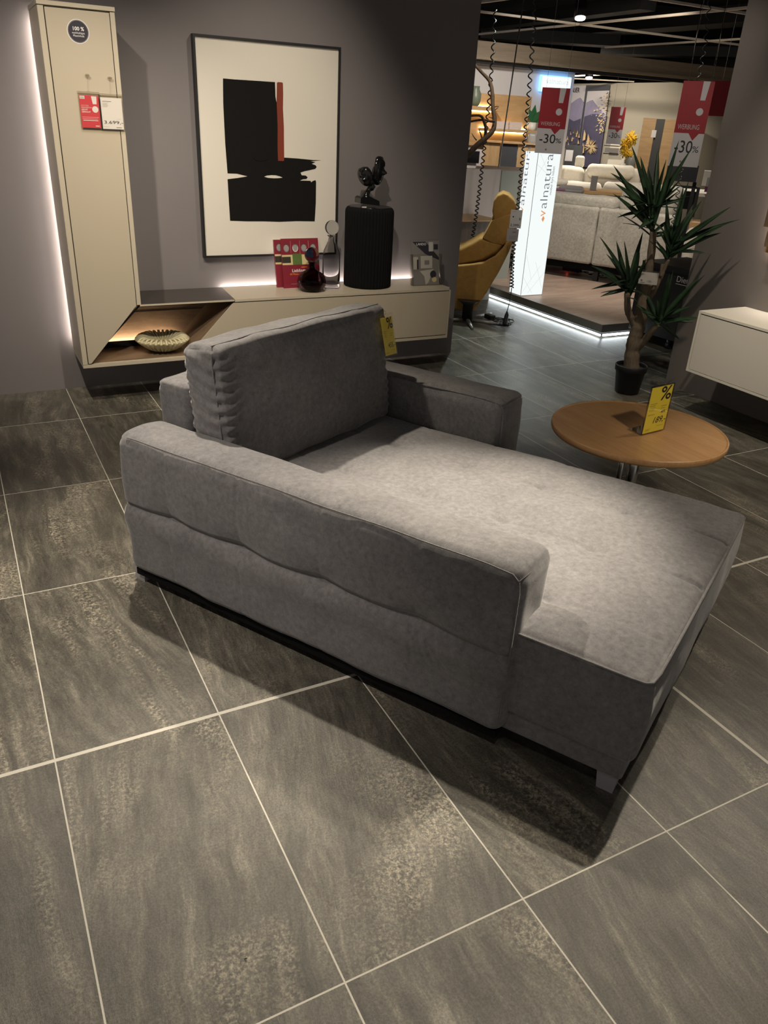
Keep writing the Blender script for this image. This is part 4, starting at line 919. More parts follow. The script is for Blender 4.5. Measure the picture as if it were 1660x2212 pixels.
for p, q in (((cc.x, cc.y, 0.03), (f2.x, f2.y, 0.012)), ((cc.x, cc.y, 0.03), (f3.x+0.05, f3.y+0.02, 0.012)), ((cc.x, cc.y, 0.03), (cc.x-0.25, cc.y+0.1, 0.012)), ((cc.x, cc.y, 0.03), (cc.x-0.1, cc.y-0.25, 0.012))): b.tube([p, q], [0.020, 0.010], 'aluminium', 8)
b.build('star_base', ach)

# coiled cords from the ceiling lattice
def cord_path(pts, r, pitch, wr, b):
    P_ = spline(pts, 30); out = []; s_ = 0.0
    for i, p in enumerate(P_):
        pass
    # resample along length
    L_ = [0.0]
    for i in range(1, len(P_)): L_.append(L_[-1]+(P_[i]-P_[i-1]).length)
    tot = L_[-1]; ph = 0.0; s_ = 0.0; j = 0
    while s_ < tot:
        while j < len(L_)-2 and L_[j+1] < s_: j += 1
        t = (s_-L_[j])/max(1e-6, L_[j+1]-L_[j]); p = P_[j].lerp(P_[j+1], t); tg = (P_[j+1]-P_[j]).normalized()
        u = tg.cross(Vector((0.6, 0.8, 0))).normalized(); w_ = tg.cross(u); out.append(p+u*math.cos(ph)*r+w_*math.sin(ph)*r)
        pc = pitch(s_/tot); ds = pc/10; ph += 2*math.pi/10; s_ += ds
    b.tube(out, wr, 'black', 5)
q = Vector((4.33, 5.86, 0)); pts = [atd(1158, -10, 6.9), atd(1150, 110, 6.9), atd(1139, 250, 6.9), atd(1122, 420, 6.9), atd(1108, 560, 6.9), atd(1106, 622, 6.9)]
c1_ = thing('coiled_cord', 'long coiled black cable hanging in front of the armchair down to its plug', 'cable', tuple(q), 'coiled black power cables')
b = MB(); cord_path(pts, 0.0145, lambda t: 0.075-0.050*t, 0.0052, b); b.build('coil', c1_)
b = MB(); e = atd(1106, 622, 6.9); g1 = atd(1102, 650, 6.92); g2 = atd(1096, 672, 6.95); b.tube(spline([e, g1, g2], 6), 0.004, 'black', 6); b.build('lead', c1_)
b = MB(); b.tube([g2, g2+Vector((-0.006, -0.01, -0.03)), g2+Vector((-0.03, -0.03, -0.10)), g2+Vector((-0.035, -0.035, -0.115))], [0.006, 0.018, 0.022, 0.018], 'black', 10); b.build('plug', c1_)
pts = [atd(1070, 22, 7.7), atd(1064, 130, 7.68), atd(1054, 250, 7.65), atd(1040, 380, 7.62), atd(1027, 480, 7.6), atd(1018, 530, 7.6)]
c2_ = thing('coiled_cord', 'coiled black cable hanging nearest the grey wall edge behind the armchair', 'cable', tuple(pts[-1]), 'coiled black power cables')
b = MB(); cord_path(pts, 0.014, lambda t: 0.080-0.050*t, 0.0055, b); b.build('coil', c2_)
pts = [atd(1536, -8, 8.1), atd(1530, 35, 8.1), atd(1524, 100, 8.1), atd(1510, 165, 8.1), atd(1495, 260, 8.1), atd(1470, 385, 8.1), atd(1462, 440, 8.1), atd(1452, 500, 8.1), atd(1447, 545, 8.1)]
c3_ = thing('coiled_cord', 'coiled black cable hanging behind the right promotion sign and the yucca', 'cable', tuple(pts[-1]), 'coiled black power cables')
b = MB(); cord_path(pts, 0.016, lambda t: 0.085-0.035*t, 0.004, b); b.build('coil', c3_)
# adapter and loose cable on the floor
cp_ = atz(1082, 698); lc = thing('power_adapter', 'black power adapter and loose cable loops on the floor beside the armchair', 'adapter', tuple(cp_))
p = atz(1058, 690); b = MB(); b.rbox((p.x-0.03, p.y-0.05, 0.004), (p.x+0.03, p.y+0.05, 0.045), 0.008, 'black'); b.build('adapter_box', lc)
random.seed(5); P_ = [Vector((p.x+0.03, p.y, 0.02))]
for i in range(26):
    u, v = 1084+24*math.sin(i*2.1)+random.uniform(-6, 6), 699+8*math.cos(i*1.7)+random.uniform(-2, 2); g = atz(u, v); P_.append(Vector((g.x, g.y, 0.008+0.02*random.random())))
b = MB(); b.tube(spline(P_, 5), 0.0035, 'black', 6); b.build('cable', lc)
# price cards hung on the cord by the armchair
q = ap(1099, 517, -0.2)+an*0; d_ = 0.45
KF = azframe(atd(1094, 520, 6.85), AZ); k = thing('price_tag', 'white 2.399 price card hanging on the coiled cable by the armchair', 'price tag', tuple(KF((0, 0, 0))))
w_ = (atd(1120, 520, 6.8)-atd(1095, 520, 6.8)).length; h_ = atd(1110, 452, 6.8).z-atd(1100, 520, 6.8).z
c = Card(azframe(KF((0.012, 0, h_*0.42)), AZ), w_, h_*0.58, 'card_white'); c.lines(0.1, 0.5, (0.9,), 'price_rose', .01); c.disc(0.25, 0.62, 0.006, 'ink'); c.rect(0.78, 0.45, 0.9, 0.58, 'ink_grey'); c.text('2.399.-', 0.06, 0.10, 0.19, 'ink', w=0.9); c.b.build('card', k)
c = Card(azframe(KF((0, -0.004, 0)), AZ), w_, h_*0.40, 'card_grey'); c.rect(0, 0, 1, 1, 'price_rose'); c.text('549.-', 0.45, 0.66, 0.20, 'ink'); c.lines(0.2, 0.9, (0.4, 0.3, 0.2), 'ink_grey', .012); c.b.build('lower_card', k)

# ================================================================== PLATFORM WITH LIGHT EDGE, LIGHT BOX, BLACK TROLLEY
PX, PYF = 4.725, 4.965
pf = thing('display_platform', 'low showroom platform with pink wood laminate and lit aluminium edge', 'platform', (6.5, 7.0, 0))
b = MB(); b.box((PX+0.03, PYF+0.03, 0.034), (10.9, 8.6, 0.106), 'duct_dark'); b.build('base', pf)
b = MB(); b.box((PX+0.012, PYF+0.012, 0.106), (10.9, 8.6, 0.112), 'pink_laminate'); b.build('floor_covering', pf)
b = MB(); b.box((PX, PYF, 0.048), (PX+0.012, 8.6, 0.1125), 'aluminium'); b.box((PX+0.012, PYF, 0.048), (10.9, PYF+0.012, 0.1125), 'aluminium'); b.build('edge_profile', pf)
b = MB(); b.box((PX+0.002, PYF+0.012, 0.014), (PX+0.010, 8.5, 0.030), 'led_white'); b.box((PX+0.03, PYF+0.003, 0.014), (5.10, PYF+0.011, 0.030), 'led_white'); b.build('led_strip', pf)
b = MB(); b.box((PX+0.10, PYF+0.10, 0.0), (10.8, 8.5, 0.034), 'duct_dark'); b.build('plinth', pf)

lbx = thing('light_box', 'glowing white advertising light box with valnatura lettering beside the platform edge', 'light box', (4.87, 6.26, 0.112))
bx0, bx1, by0, by1, bz1 = 4.750, 5.005, 6.16, 6.345, 1.375
b = MB(); b.box((bx0, by0, 0.112), (bx1, by1, bz1), 'lightbox_face'); 
def fline(p, q, w=0.0012):
    p = Vector(p); q = Vector(q); d = (q-p).normalized(); s_ = Vector((0, 0, 1)).cross(Vector((0, 1, 0))); n_ = Vector((0, -1, 0)); s2 = d.cross(n_)*w
    b.add([p-s2, q-s2, q+s2, p+s2], [(0, 1, 2, 3)], 'lightbox_line')
for (x_, z_, x2, z2) in ((0.02, 0.92, 0.98, 0.80), (0.10, 0.99, 0.60, 0.85), (0.05, 0.84, 0.45, 0.97), (0.02, 0.02, 0.75, 0.22), (0.3, 0.02, 0.98, 0.17), (0.02, 0.14, 0.5, 0.02), (0.5, 0.25, 0.95, 0.05), (0.05, 0.3, 0.4, 0.12)):
    fline((bx0+(bx1-bx0)*x_, by0-0.001, 0.112+(bz1-0.112)*z_), (bx0+(bx1-bx0)*x2, by0-0.001, 0.112+(bz1-0.112)*z2))
b.build('illuminated_box', lbx)
b = MB(); b.box((bx0-0.002, by0-0.002, 0.112), (bx0+0.001, by0+0.001, bz1), 'aluminium'); b.box((bx0-0.003, by0-0.003, 0.108), (bx1+0.002, by1, 0.118), 'card_white'); b.build('corner_profile', lbx)
b = MB()
z_v = up_z = 0.0
pv = aty(1163, 462, by0-0.002); pe = aty(1189, 335, by0-0.002)
Lh = 0.66
def vtext(fr_o, ux, uy, ln_, size, part=False):
    bv = MB(); bv.text('v', fr_o, ux, uy, size, 'lightbox_orange', off=-0.006); bv.build('initial', lbx)
    o2 = Vector(fr_o)+Vector(ux)*size*0.52; b.text('alnatura', o2, ux, uy, size, 'lightbox_type', off=-0.010, w=ln_-size*0.52)
vtext((bx0+0.170, by0-0.002, 0.835), (0, 0, 1), (-1, 0, 0), 0.525, 0.125)
b.build('lettering', lbx); b = MB()
b.text('möbel fürs leben', (bx0+0.205, by0-0.002, 1.02), (0, 0, 1), (-1, 0, 0), 0.036, 'lightbox_type')
b.build('small_lettering', lbx); b = MB()
vtext((bx0-0.003, by0+0.115, 0.86), (0, 0, 1), (0, 1, 0), 0.55, 0.10)
b.build('side_lettering', lbx); b = MB()
b.add([(bx0+0.165, by0-0.002, 0.82), (bx0+0.145, by0-0.002, 0.84), (bx0+0.130, by0-0.002, 0.81), (bx0+0.15, by0-0.002, 0.785)], [(0, 1, 2, 3)], 'lightbox_orange')
b.build('leaf_mark', lbx)

tr_ = thing('black_trolley', 'black wheeled sample trolley with white Dieter K lettering behind the yucca', 'trolley', (5.2, 4.5, 0))
TF = frame((4.965, 4.905, 0), (0.10, -0.995, 0), (0.995, 0.10, 0))
b = MB(); b.box((0, 0, 0.085), (0.85, 0.58, 0.575), 'black', TF); b.box((-0.015, -0.015, 0.582), (0.87, 0.60, 0.598), 'black_gloss', TF); b.box((0, 0, 0.575), (0.85, 0.58, 0.582), 'duct_grey', TF); b.build('body', tr_)
b = MB(); b.box((0.01, 0.01, 0.598), (0.84, 0.57, 0.645), 'black', TF); b.build('upper_tray', tr_)
n_ = TF((0, -1, 0))-TF((0, 0, 0)); p = atp(1461, 608, TF((0, -0.020, 0)), n_); ux_ = TF((1, 0, 0))-TF((0, 0, 0))
b = MB(); b.text('Dieter K', p, ux_, (0, 0, 1), 0.064, 'card_white'); b.build('lettering', tr_)
b = MB(); b.add([p+Vector((0, 0, -0.018)), p+ux_*0.25+Vector((0, 0, -0.018)), p+ux_*0.25+Vector((0, 0, -0.014)), p+Vector((0, 0, -0.014))], [(0, 1, 2, 3)], 'card_white'); b.build('underline', tr_)
for x, y in ((0.06, 0.05), (0.40, 0.05), (0.78, 0.05), (0.06, 0.52), (0.78, 0.52)):
    b = MB(); c_ = TF((x, y, 0)); b.lathe([(0.020, 0.03), (0.028, 0.085)], c_, 'black', 12); b.add([(c_.x+0.03*math.cos(a_), c_.y+s_*0.014, 0.032+0.032*math.sin(a_)) for s_ in (-1, 1) for a_ in [2*math.pi*k_/16 for k_ in range(16)]], [tuple(range(15, -1, -1)), tuple(range(16, 32))]+[(k_, (k_+1) % 16, 16+(k_+1) % 16, 16+k_) for k_ in range(16)], 'black'); b.build('caster', tr_)

# ================================================================== SOFAS ON THE PLATFORM
ba = Vector((5.751, 7.05, 0.112)); bb = Vector((6.141, 6.30, 0.112)); bu = (bb-ba).normalized(); bn = Vector((-bu.y, bu.x, 0))
if bn.dot(ba) < 0: bn = -bn
GF = frame(ba, bu, bn)
gs = thing('corner_sofa', 'large pale boucle corner sofa seen from behind on the platform', 'sofa', tuple(ba))
gd = lambda p, n: n*nz(p, 6, 0.008)
b = MB(); b.rbox((-0.9, 0, 0.175), (0.475, 0.24, 0.745), 0.03, 'pale_boucle', GF, (16, 4, 10), gd); b.build('back_panel', gs)
b = MB(); b.rbox((0.485, 0, 0.175), (1.27, 0.24, 0.745), 0.03, 'pale_boucle', GF, (16, 4, 10), gd); b.build('back_panel', gs)
b = MB(); b.rbox((-0.9, 0.05, 0.715), (0.62, 0.36, 0.845), 0.05, 'pale_boucle', GF, (16, 4, 4), gd); b.build('back_cushion', gs)
b = MB(); b.rbox((0.64, 0.10, 0.70), (1.24, 0.38, 1.00), 0.08, 'pale_boucle', GF, (16, 4, 6), gd); b.build('headrest', gs)
b = MB(); b.rbox((-0.9, 0.2, 0.175), (1.27, 1.05, 0.43), 0.05, 'pale_boucle', GF, (16, 8, 4), gd); b.build('seat', gs)
b = MB(); b.box((-0.85, 0.08, 0.10), (1.22, 1.0, 0.18), 'black_matte', GF); b.build('underframe', gs)
for x_, y_ in ((-0.8, 0.1), (0.5, 0.1), (1.15, 0.1), (-0.8, 0.95), (1.15, 0.95)):
    b = MB(); b.box((x_, y_, 0), (x_+0.05, y_+0.05, 0.10), 'black', GF); b.build('leg', gs)
# power strip below
q = atz(1218, 590, 0.118); ps = thing('power_strip', 'black power strip with red light and cables under the pale corner sofa', 'power strip', tuple(q))
b = MB(); b.rbox((-0.10, 0.18, 0.0), (0.12, 0.24, 0.06), 0.01, 'black_gloss', frame(q, bu, bn)); b.build('strip', ps)
b = MB(); b.ball(frame(q, bu, bn)((-0.03, 0.172, 0.055)), 0.006, 'red_led', 10, 6); b.build('indicator', ps)
b = MB(); random.seed(9); b.tube(spline([frame(q, bu, bn)((0.05+0.45*i/18+random.uniform(-.06, .06), 0.10+random.uniform(-.07, .07), 0.012+0.03*random.random())) for i in range(24)], 5), 0.004, 'black', 5); b.build('cable', ps)

def slab(b, u0, u1, vt, vb, dist, depth, mat, r=0.0, az=None, fr_out=False):
    """real box whose front spans the given sighting lines at a horizontal distance"""
    um = (u0+u1)/2; vm = (vt+vb)/2; c_ = ray(um, vm); a_ = math.degrees(math.atan2(c_.x, c_.y)) if az is None else az
    n_ = Vector((math.sin(R(a_)), math.cos(R(a_)), 0)); P0 = n_*dist
    L_ = atp(u0, vm, P0, n_); R_ = atp(u1, vm, P0, n_); T_ = atp(um, vt, P0, n_); B_ = atp(um, vb, P0, n_)
    rt = Vector((n_.y, -n_.x, 0)); o = Vector((L_.x, L_.y, B_.z)); w_ = (R_-L_).dot(rt); h_ = T_.z-B_.z; fr = frame(o, rt, n_)
    if r: b.rbox((0, 0, 0), (w_, depth, h_), r, mat, fr, (8, 4, 6), lambda p, n: n*nz(p, 6, 0.01), 3)
    else: b.box((0, 0, 0), (w_, depth, h_), mat, fr)
    return fr, w_, h_
def one(name, label, cat, parts, group=None):
    """parts: (part name, slab args...)"""
    first = parts[0]; um = (first[1]+first[2])/2; q = atd(um, first[4], first[5]); t = thing(name, label, cat, tuple(q), group)
    for p_ in parts:
        b = MB(); slab(b, *p_[1:]); b.build(p_[0], t)
    return t
one('white_sofa', 'brightly lit white sofa facing the room behind the pale corner sofa', 'sofa', [
    ('backrest', 1196, 1262, 359, 404, 11.9, 0.3, 'white_fabric', 0.08), ('backrest', 1262, 1384, 362, 408, 11.9, 0.3, 'white_fabric', 0.08),
    ('seat', 1190, 1300, 398, 440, 11.1, 0.7, 'white_fabric', 0.06), ('seat', 1300, 1384, 400, 440, 11.1, 0.7, 'white_fabric', 0.06), ('headrest', 1268, 1372, 356, 386, 11.8, 0.2, 'white_fabric', 0.07)])
b = MB(); slab(b, 1243, 1264, 336, 362, 12.0, 0.12, 'white_fabric', 0.04); tag(b.build('throw_pillow'), 'upright white pillow on the white sofa below the mountain poster', 'pillow')
b = MB(); slab(b, 1185, 1228, 387, 402, 10.6, 0.2, 'white_fabric', 0.05); tag(b.build('throw_pillow'), 'flat white pillow on the seat of the white sofa by the light box', 'pillow')
b = MB(); slab(b, 1194, 1222, 411, 420, 9.6, 0.4, 'purple', 0.02); tag(b.build('folded_throw'), 'dark folded throw lying beside the light box on the corner sofa', 'blanket')
b = MB(); slab(b, 1206, 1262, 407, 420, 9.8, 0.5, 'photo_grey', 0.03); tag(b.build('grey_blanket'), 'grey blanket spread on the seat behind the boucle backrest', 'blanket')
t = one('menu_stand', 'dark grey brochure stand on the table between the two showroom sofas', 'brochure stand', [('panel', 1276.5, 1290.5, 380, 413, 10.2, 0.02, 'photo_grey'), ('foot', 1276, 1291, 411, 416, 10.18, 0.08, 'black_gloss')])
one('coffee_table', 'light wood low table between the showroom sofas', 'table', [('tabletop', 1255, 1345, 414, 421, 10.1, 0.5, 'oak_panel'), ('base', 1262, 1340, 421, 436, 10.15, 0.45, 'brown_wood')])

# ================================================================== FAR WALL: posters, cabinet, signs
FX = 10.985
def fx(u, v, d=0.0): return atx(u, v, FX-d)
def flat(b, pxs, mat, d, th_=0.006): b.prism([fx(u, v, d) for u, v in pxs], (th_, 0, 0), mat)
po = thing('mountain_poster', 'tall mountain poster with AUER lettering left of the dark wall strip', 'poster', tuple(fx(1228, 318)))
b = MB(); flat(b, [(1190, 184), (1267, 185), (1250, 318), (1180, 318)], 'poster_sky', 0.0); b.build('sheet', po)
b = MB(); flat(b, [(1190, 240), (1222, 228), (1236, 222), (1247, 214), (1254, 211), (1261, 220), (1262, 224), (1255, 270), (1190, 280)], 'mountain_far', 0.008, 0.004)
flat(b, [(1190, 250), (1226, 254), (1240, 262), (1255, 256), (1249, 318), (1190, 318)], 'mountain_near', 0.014, 0.004)
random.seed(3)
for i in range(34):
    u = random.uniform(1222, 1252); v = random.uniform(276, 312); r_ = random.uniform(1.2, 3.4); flat(b, [(u-r_*.6, v+r_), (u, v-r_*1.8), (u+r_*.6, v+r_)], 'autumn' if i % 2 else 'autumn_dark', 0.018+0.0004*i, 0.0003)
b.build('landscape_print', po)
b = MB(); q = fx(1234.5, 199.5, 0.01); b.text('AUER', q, (0, -1, 0), (0, 0, 1), 0.115, 'ink', off=0.004, w=(fx(1234.5, 200)-fx(1251.5, 200)).length); b.build('lettering', po)
po2 = thing('mountain_poster', 'large mountain poster with autumn branches on the dark wall strip', 'poster', tuple(fx(1280, 358)))
b = MB(); flat(b, [(1267, 184), (1319, 183.5), (1294, 362), (1243, 362)], 'slate_panel', 0.0); b.build('backing', po2)
b = MB(); flat(b, [(1270, 197), (1317, 195.5), (1294.5, 361), (1247, 361)], 'poster_sky', 0.012, 0.004)
flat(b, [(1267, 222), (1274, 218), (1281, 216), (1288, 226), (1300, 240), (1311, 250), (1305, 285), (1257, 290)], 'mountain_far', 0.018, 0.004)
flat(b, [(1263, 252), (1280, 246), (1295, 247), (1308, 262), (1294.5, 361), (1247, 361), (1253, 320)], 'mountain_near', 0.024, 0.004)
for i in range(90):
    t_ = random.random(); v = 198+t_*92; ue = 1317-(v-197)*0.136; u = ue-abs(random.gauss(0, 5+7*math.sin(t_*3.1))); r_ = random.uniform(1, 3); flat(b, [(u-r_, v+r_), (u-r_*.2, v-r_), (min(u+r_, ue), v+r_*.4)], 'autumn' if i % 3 else 'poster_sky', 0.029+0.0002*i, 0.0001)
for i in range(80):
    a_ = random.uniform(0, 6.28); r1_ = random.uniform(9, 19); u, v = 1277, 317; ue, ve = u+r1_*math.cos(a_)*0.95, v+r1_*math.sin(a_); flat(b, [(u+math.cos(a_+1.5)*2, v+math.sin(a_+1.5)*2), (ue, ve), (u-math.cos(a_+1.5)*2, v-math.sin(a_+1.5)*2)], 'autumn' if i % 4 else 'autumn_dark', 0.048+0.0002*i, 0.0001)
for (u, v) in ((1262, 292), (1259, 320), (1270, 301)): flat(b, [(u-3, v+12), (u+1, v-12), (u+4, v-2), (u+3, v+10)], 'autumn', 0.07, 0.001)
b.build('landscape_print', po2)
# dark leaning panel with tag
t = one('dark_panel', 'dark grey upright display panel with white tag behind the white sofa', 'panel', [('board', 1208, 1245, 313, 538, 12.6, 0.05, 'slate_panel'), ('price_tag', 1222, 1238, 324, 348, 12.55, 0.01, 'card_white')])
# info stand
t = one('info_board', 'white information board with small photos below the small promotion sign', 'info board', [('board', 1304.5, 1339, 311, 497, 15.2, 0.03, 'white_edge'), ('photo_strip', 1307, 1337, 319.5, 330, 15.17, 0.01, 'photo_grey'), ('dark_bar', 1305.5, 1339, 314, 316, 15.17, 0.01, 'ink'), ('dark_bar', 1303.5, 1337, 331, 333.5, 15.17, 0.01, 'ink')])
# oak display cabinet
oc = one('oak_display_cabinet', 'tall oak cabinet with dark glass middle on the beige showroom wall', 'cabinet', [('door', 1369, 1397, 254, 506, 14.6, 0.4, 'oak_panel'), ('door', 1415, 1445, 257, 506, 14.6, 0.4, 'oak_panel'), ('glass_column', 1396, 1416, 256, 506, 14.66, 0.36, 'duct_grey'), ('price_tag', 1408, 1418, 281, 297, 14.6, 0.01, 'card_white')])
# pampas
q = atd(1360, 362, 13.6); vs = thing('vase', 'grey vase with yellow pampas grass beside the oak display cabinet', 'vase', tuple(q))
b = MB(); b.lathe([(0.06, -q.z), (0.085, 0.06), (0.07, 0.13), (0.045, 0.16)], q, 'grey_vase', 20); b.build('body', vs)
b = MB(); random.seed(21)
for (u, v, r_) in ((1364, 299, 9), (1350, 313, 8), (1352, 326, 8), (1360, 338, 7), (1369, 303, 6)):
    c_ = atd(u, v, 13.6); b.tube([q+Vector((0, 0, 0.15)), c_], 0.006, 'pampas', 5)
    for i in range(70): d_ = Vector((random.gauss(0, 1), random.gauss(0, 1), random.gauss(0, 1.6))).normalized()*0.0125*r_*random.uniform(.6, 1.1); b.tube([c_, c_+d_], [0.018, 0.004], 'pampas', 5)
b.build('pampas_grass', vs)
# white shell chair behind sofa
one('shell_chair', 'white shell chair top showing beside the info board', 'chair', [('backrest', 1338, 1354, 352, 374, 12.8, 0.08, 'white_edge', 0.06), ('leg', 1343, 1349, 372, 538, 12.82, 0.05, 'white_edge')])

# hanging promotion signs
def promo(name, label, tl, tr, bl, br, dist, red_frac, group, text=True):
    um = (tl[0]+tr[0]+bl[0]+br[0])/4; vm = (tl[1]+bl[1])/2; c_ = ray(um, vm); a_ = math.degrees(math.atan2(c_.x, c_.y)); n_ = Vector((math.sin(R(a_)), math.cos(R(a_)), 0)); P0 = n_*dist
    Q = [atp(u, v, P0, n_) for u, v in (tl, tr, bl, br)]; rt = Vector((n_.y, -n_.x, 0))
    w_ = ((Q[1]-Q[0]).dot(rt)+(Q[3]-Q[2]).dot(rt))/2; h_ = ((Q[0]-Q[2]).z+(Q[1]-Q[3]).z)/2; cen = (Q[0]+Q[1]+Q[2]+Q[3])/4
    o = cen-rt*w_/2-Vector((0, 0, h_/2)); fr = frame(o, rt, n_); t = thing(name, label, 'sign', tuple(o), group)
    c = Card(fr, w_, h_, 'sign_white', 0.004); rf = 1-red_frac; g = red_frac
    c.rect(0, rf, 1, 1, 'sign_red', 1); c.poly([(0.48, rf+0.001), (0.82, rf+0.001), (0.65, rf-0.085)], 'sign_red', 1)
    c.poly([(0.64, 1.0), (0.86, 1.0), (0.80, 1-0.36*g), (0.64, 1-0.36*g)], 'sign_white', 2); c.disc(0.70, 1-0.58*g, 0.115*w_, 'sign_white', 2)
    c.text('WERBUNG', 0.09, rf+0.045, 0.085, 'sign_white', 3, w=0.70, off=-0.008); c.text('-30', 0.10, rf*0.42, rf*0.52, 'ink', 3, w=0.58, off=0.004); c.text('%', 0.70, rf*0.44, rf*0.27, 'ink', 3, w=0.21)
    c.disc(0.40, 0.06, 0.035*w_, 'ink_grey', 2) if dist < 8 and text else None
    c.b.build('board', t); b = MB()
    for x_ in (0.14, 0.86): b.tube([fr((x_*w_, 0.002, h_-0.01)), fr((x_*w_, 0.002, 3.45-o.z))], 0.0012, 'steel', 4)
    b.build('wire', t); return t, fr, w_, h_
promo('promotion_sign', 'red and grey WERBUNG -30% sign hanging above the glowing light box', (1173, 188.6), (1233.4, 190.6), (1155, 330), (1214, 333), 7.2, 0.615, 'hanging promotion signs')
promo('promotion_sign', 'large red and white WERBUNG -30% sign hanging behind the yucca top', (1474, 176), (1539.6, 174), (1446.5, 357.5), (1514, 363), 6.4, 0.60, 'hanging promotion signs')
promo('promotion_sign', 'small distant WERBUNG -30% sign above the white info board', (1321.4, 230), (1354.3, 232.4), (1309.6, 310.7), (1340, 312), 13.4, 0.60, 'hanging promotion signs')
b = MB(); fr_, w_, h_ = slab(b, 1532, 1576, 174.5, 251, 9.6, 0.02, 'sign_red'); b.tube([fr_((w_*.5, .01, h_)), fr_((w_*.5, .01, h_+1.3))], 0.0015, 'steel', 4); tag(b.build('red_panel'), 'plain red hanging panel beside the grey wall edge behind the large sign', 'panel')
b = MB(); b.box((9.4, 8.45, 0), (9.5, 9.6, 2.0), 'beige_wall')
# dining set at the right
one('display_board', 'black board hanging below the large promotion sign', 'board', [('board', 1440, 1508, 356, 392, 8.3, 0.04, 'black'), ('post', 1470, 1478, 392, 660, 8.32, 0.03, 'black')])
one('dining_table', 'white dining table behind the yucca', 'table', [('tabletop', 1462, 1545, 418, 424, 10.2, 0.9, 'white_edge'), ('leg', 1512, 1522, 424, 575, 10.22, 0.06, 'white_wall')])
for (u, lab) in ((1437, 'black cantilever dining chair left of the coiled cable behind the yucca'), (1483, 'black cantilever dining chair right of the coiled cable behind the yucca')):
    one('dining_chair', lab, 'chair', [('back_frame', u-22, u+24, 401, 407, 9.9, 0.03, 'black'), ('backrest', u-20, u+22, 413, 452, 9.92, 0.03, 'black_matte'), ('frame_side', u+17, u+24, 404, 470, 9.9, 0.03, 'black'), ('frame_side', u-24, u-18, 404, 470, 9.9, 0.03, 'black')], 'black dining chairs')
one('storage_box', 'light oak box behind the yucca beside the grey wall edge', 'box', [('body', 1478, 1508, 480, 602, 9.6, 0.4, 'oak_panel')])
one('white_pouf', 'white rounded seat top behind the yucca', 'pouf', [('seat', 1468, 1504, 496, 632, 9.0, 0.4, 'white_fabric', 0.08)])
one('tableware_box', 'clear packed tableware standing on the white dining table', 'tableware', [('glasses', 1519, 1535, 369, 402, 10.2, 0.15, 'white_edge'), ('cups', 1526, 1541, 384, 412, 10.15, 0.15, 'grey_vase'), ('purple_pack', 1523, 1532, 403, 415, 10.1, 0.1, 'purple')])

# ================================================================== DISPLAY WALL LEFT OF THE PASSAGE
WY = DW-0.004
def wy(u, v, d=0.0): return aty(u, v, WY-d)
pnl = thing('wall_shelf_unit', 'lit oak wall panel with two shelves on the pale display wall', 'shelf unit', tuple(wy(1080, 320)))
a_, c_ = wy(1020, 202), wy(1147, 207); bot = wy(1135, 318).z; XL = a_.x-1.0; XR = wy(1140, 260).x
b = MB(); b.box((XL, WY-0.04, bot), (XR, WY, (a_.z+c_.z)/2), 'oak_panel'); b.build('panel', pnl)
s1a, s1b = wy(1090, 233, 0.3), wy(1090, 241, 0.3); sx = wy(1094, 238, 0.3).x
b = MB(); b.box((XL, WY-0.30, s1b.z), (sx, WY-0.04, s1a.z), 'oak_panel'); sh1 = b.build('shelf', pnl)
b = MB(); b.box((XL, WY-0.06, s1b.z-0.012), (sx-0.05, WY-0.042, s1b.z-0.002), 'led_shelf'); b.box((XL, WY-0.06, s1a.z+0.002), (sx-0.05, WY-0.042, s1a.z+0.010), 'led_shelf'); b.build('led_strip', sh1)
s2a, s2b = wy(1110, 280, 0.3), wy(1110, 286, 0.3); sx0 = wy(1060, 281, 0.3).x; sx2 = wy(1160, 284, 0.3).x
b = MB(); b.box((sx0, WY-0.30, s2b.z), (sx2, WY-0.04, s2a.z), 'oak_panel'); sh2 = b.build('shelf', pnl)
b = MB(); b.box((sx0, WY-0.06, s2b.z-0.012), (XR-0.05, WY-0.042, s2b.z-0.002), 'led_shelf'); b.box((sx0, WY-0.06, s2a.z+0.002), (XR-0.05, WY-0.042, s2a.z+0.010), 'led_shelf'); b.build('led_strip', sh2)
# books lying on the lower shelf
for i, (u0_, u1_, k_, lab) in enumerate(((1068, 1099, 0, 'lower white book lying at left on the lit lower shelf'), (1068, 1098, 1, 'upper white book lying at left on the lit lower shelf'), (1101, 1127, 0, 'lower white book lying at right on the lit lower shelf'), (1101, 1127, 1, 'upper white book lying at right on the lit lower shelf'))):
    x0_, x1_ = wy(u0_, 275, 0.25).x, wy(u1_, 275, 0.25).x; hh_ = 0.042; o = Vector((x0_, WY-0.25, s2a.z+0.001+k_*hh_)); b = MB(); b.box((x0_, WY-0.25, o.z), (x1_, WY-0.09, o.z+hh_-0.003), 'white_panel'); tag(b.build('book', base=tuple(o)), lab, 'book', 'white books on the lit shelf')
q = Vector((wy(1027, 232, 0.2).x, WY-0.17, s1a.z)); b = MB(); b.lathe([(0.05, 0), (0.075, 0.05), (0.075, 0.13), (0.05, 0.18), (0.052, 0.21)], q, 'green_vase', 24); tag(b.build('vase', base=tuple(q)), 'green vase standing on the upper lit oak shelf', 'vase')
q = Vector((wy(1150, 281, 0.2).x, WY-0.18, s2a.z)); gv = thing('potted_plant', 'dark green leaves in a white pot at the end of the lower lit shelf', 'plant', tuple(q))
b = MB(); b.lathe([(0.04, 0), (0.055, 0.03), (0.055, 0.09)], q, 'white_edge', 20); b.build('pot', gv)
b = MB()
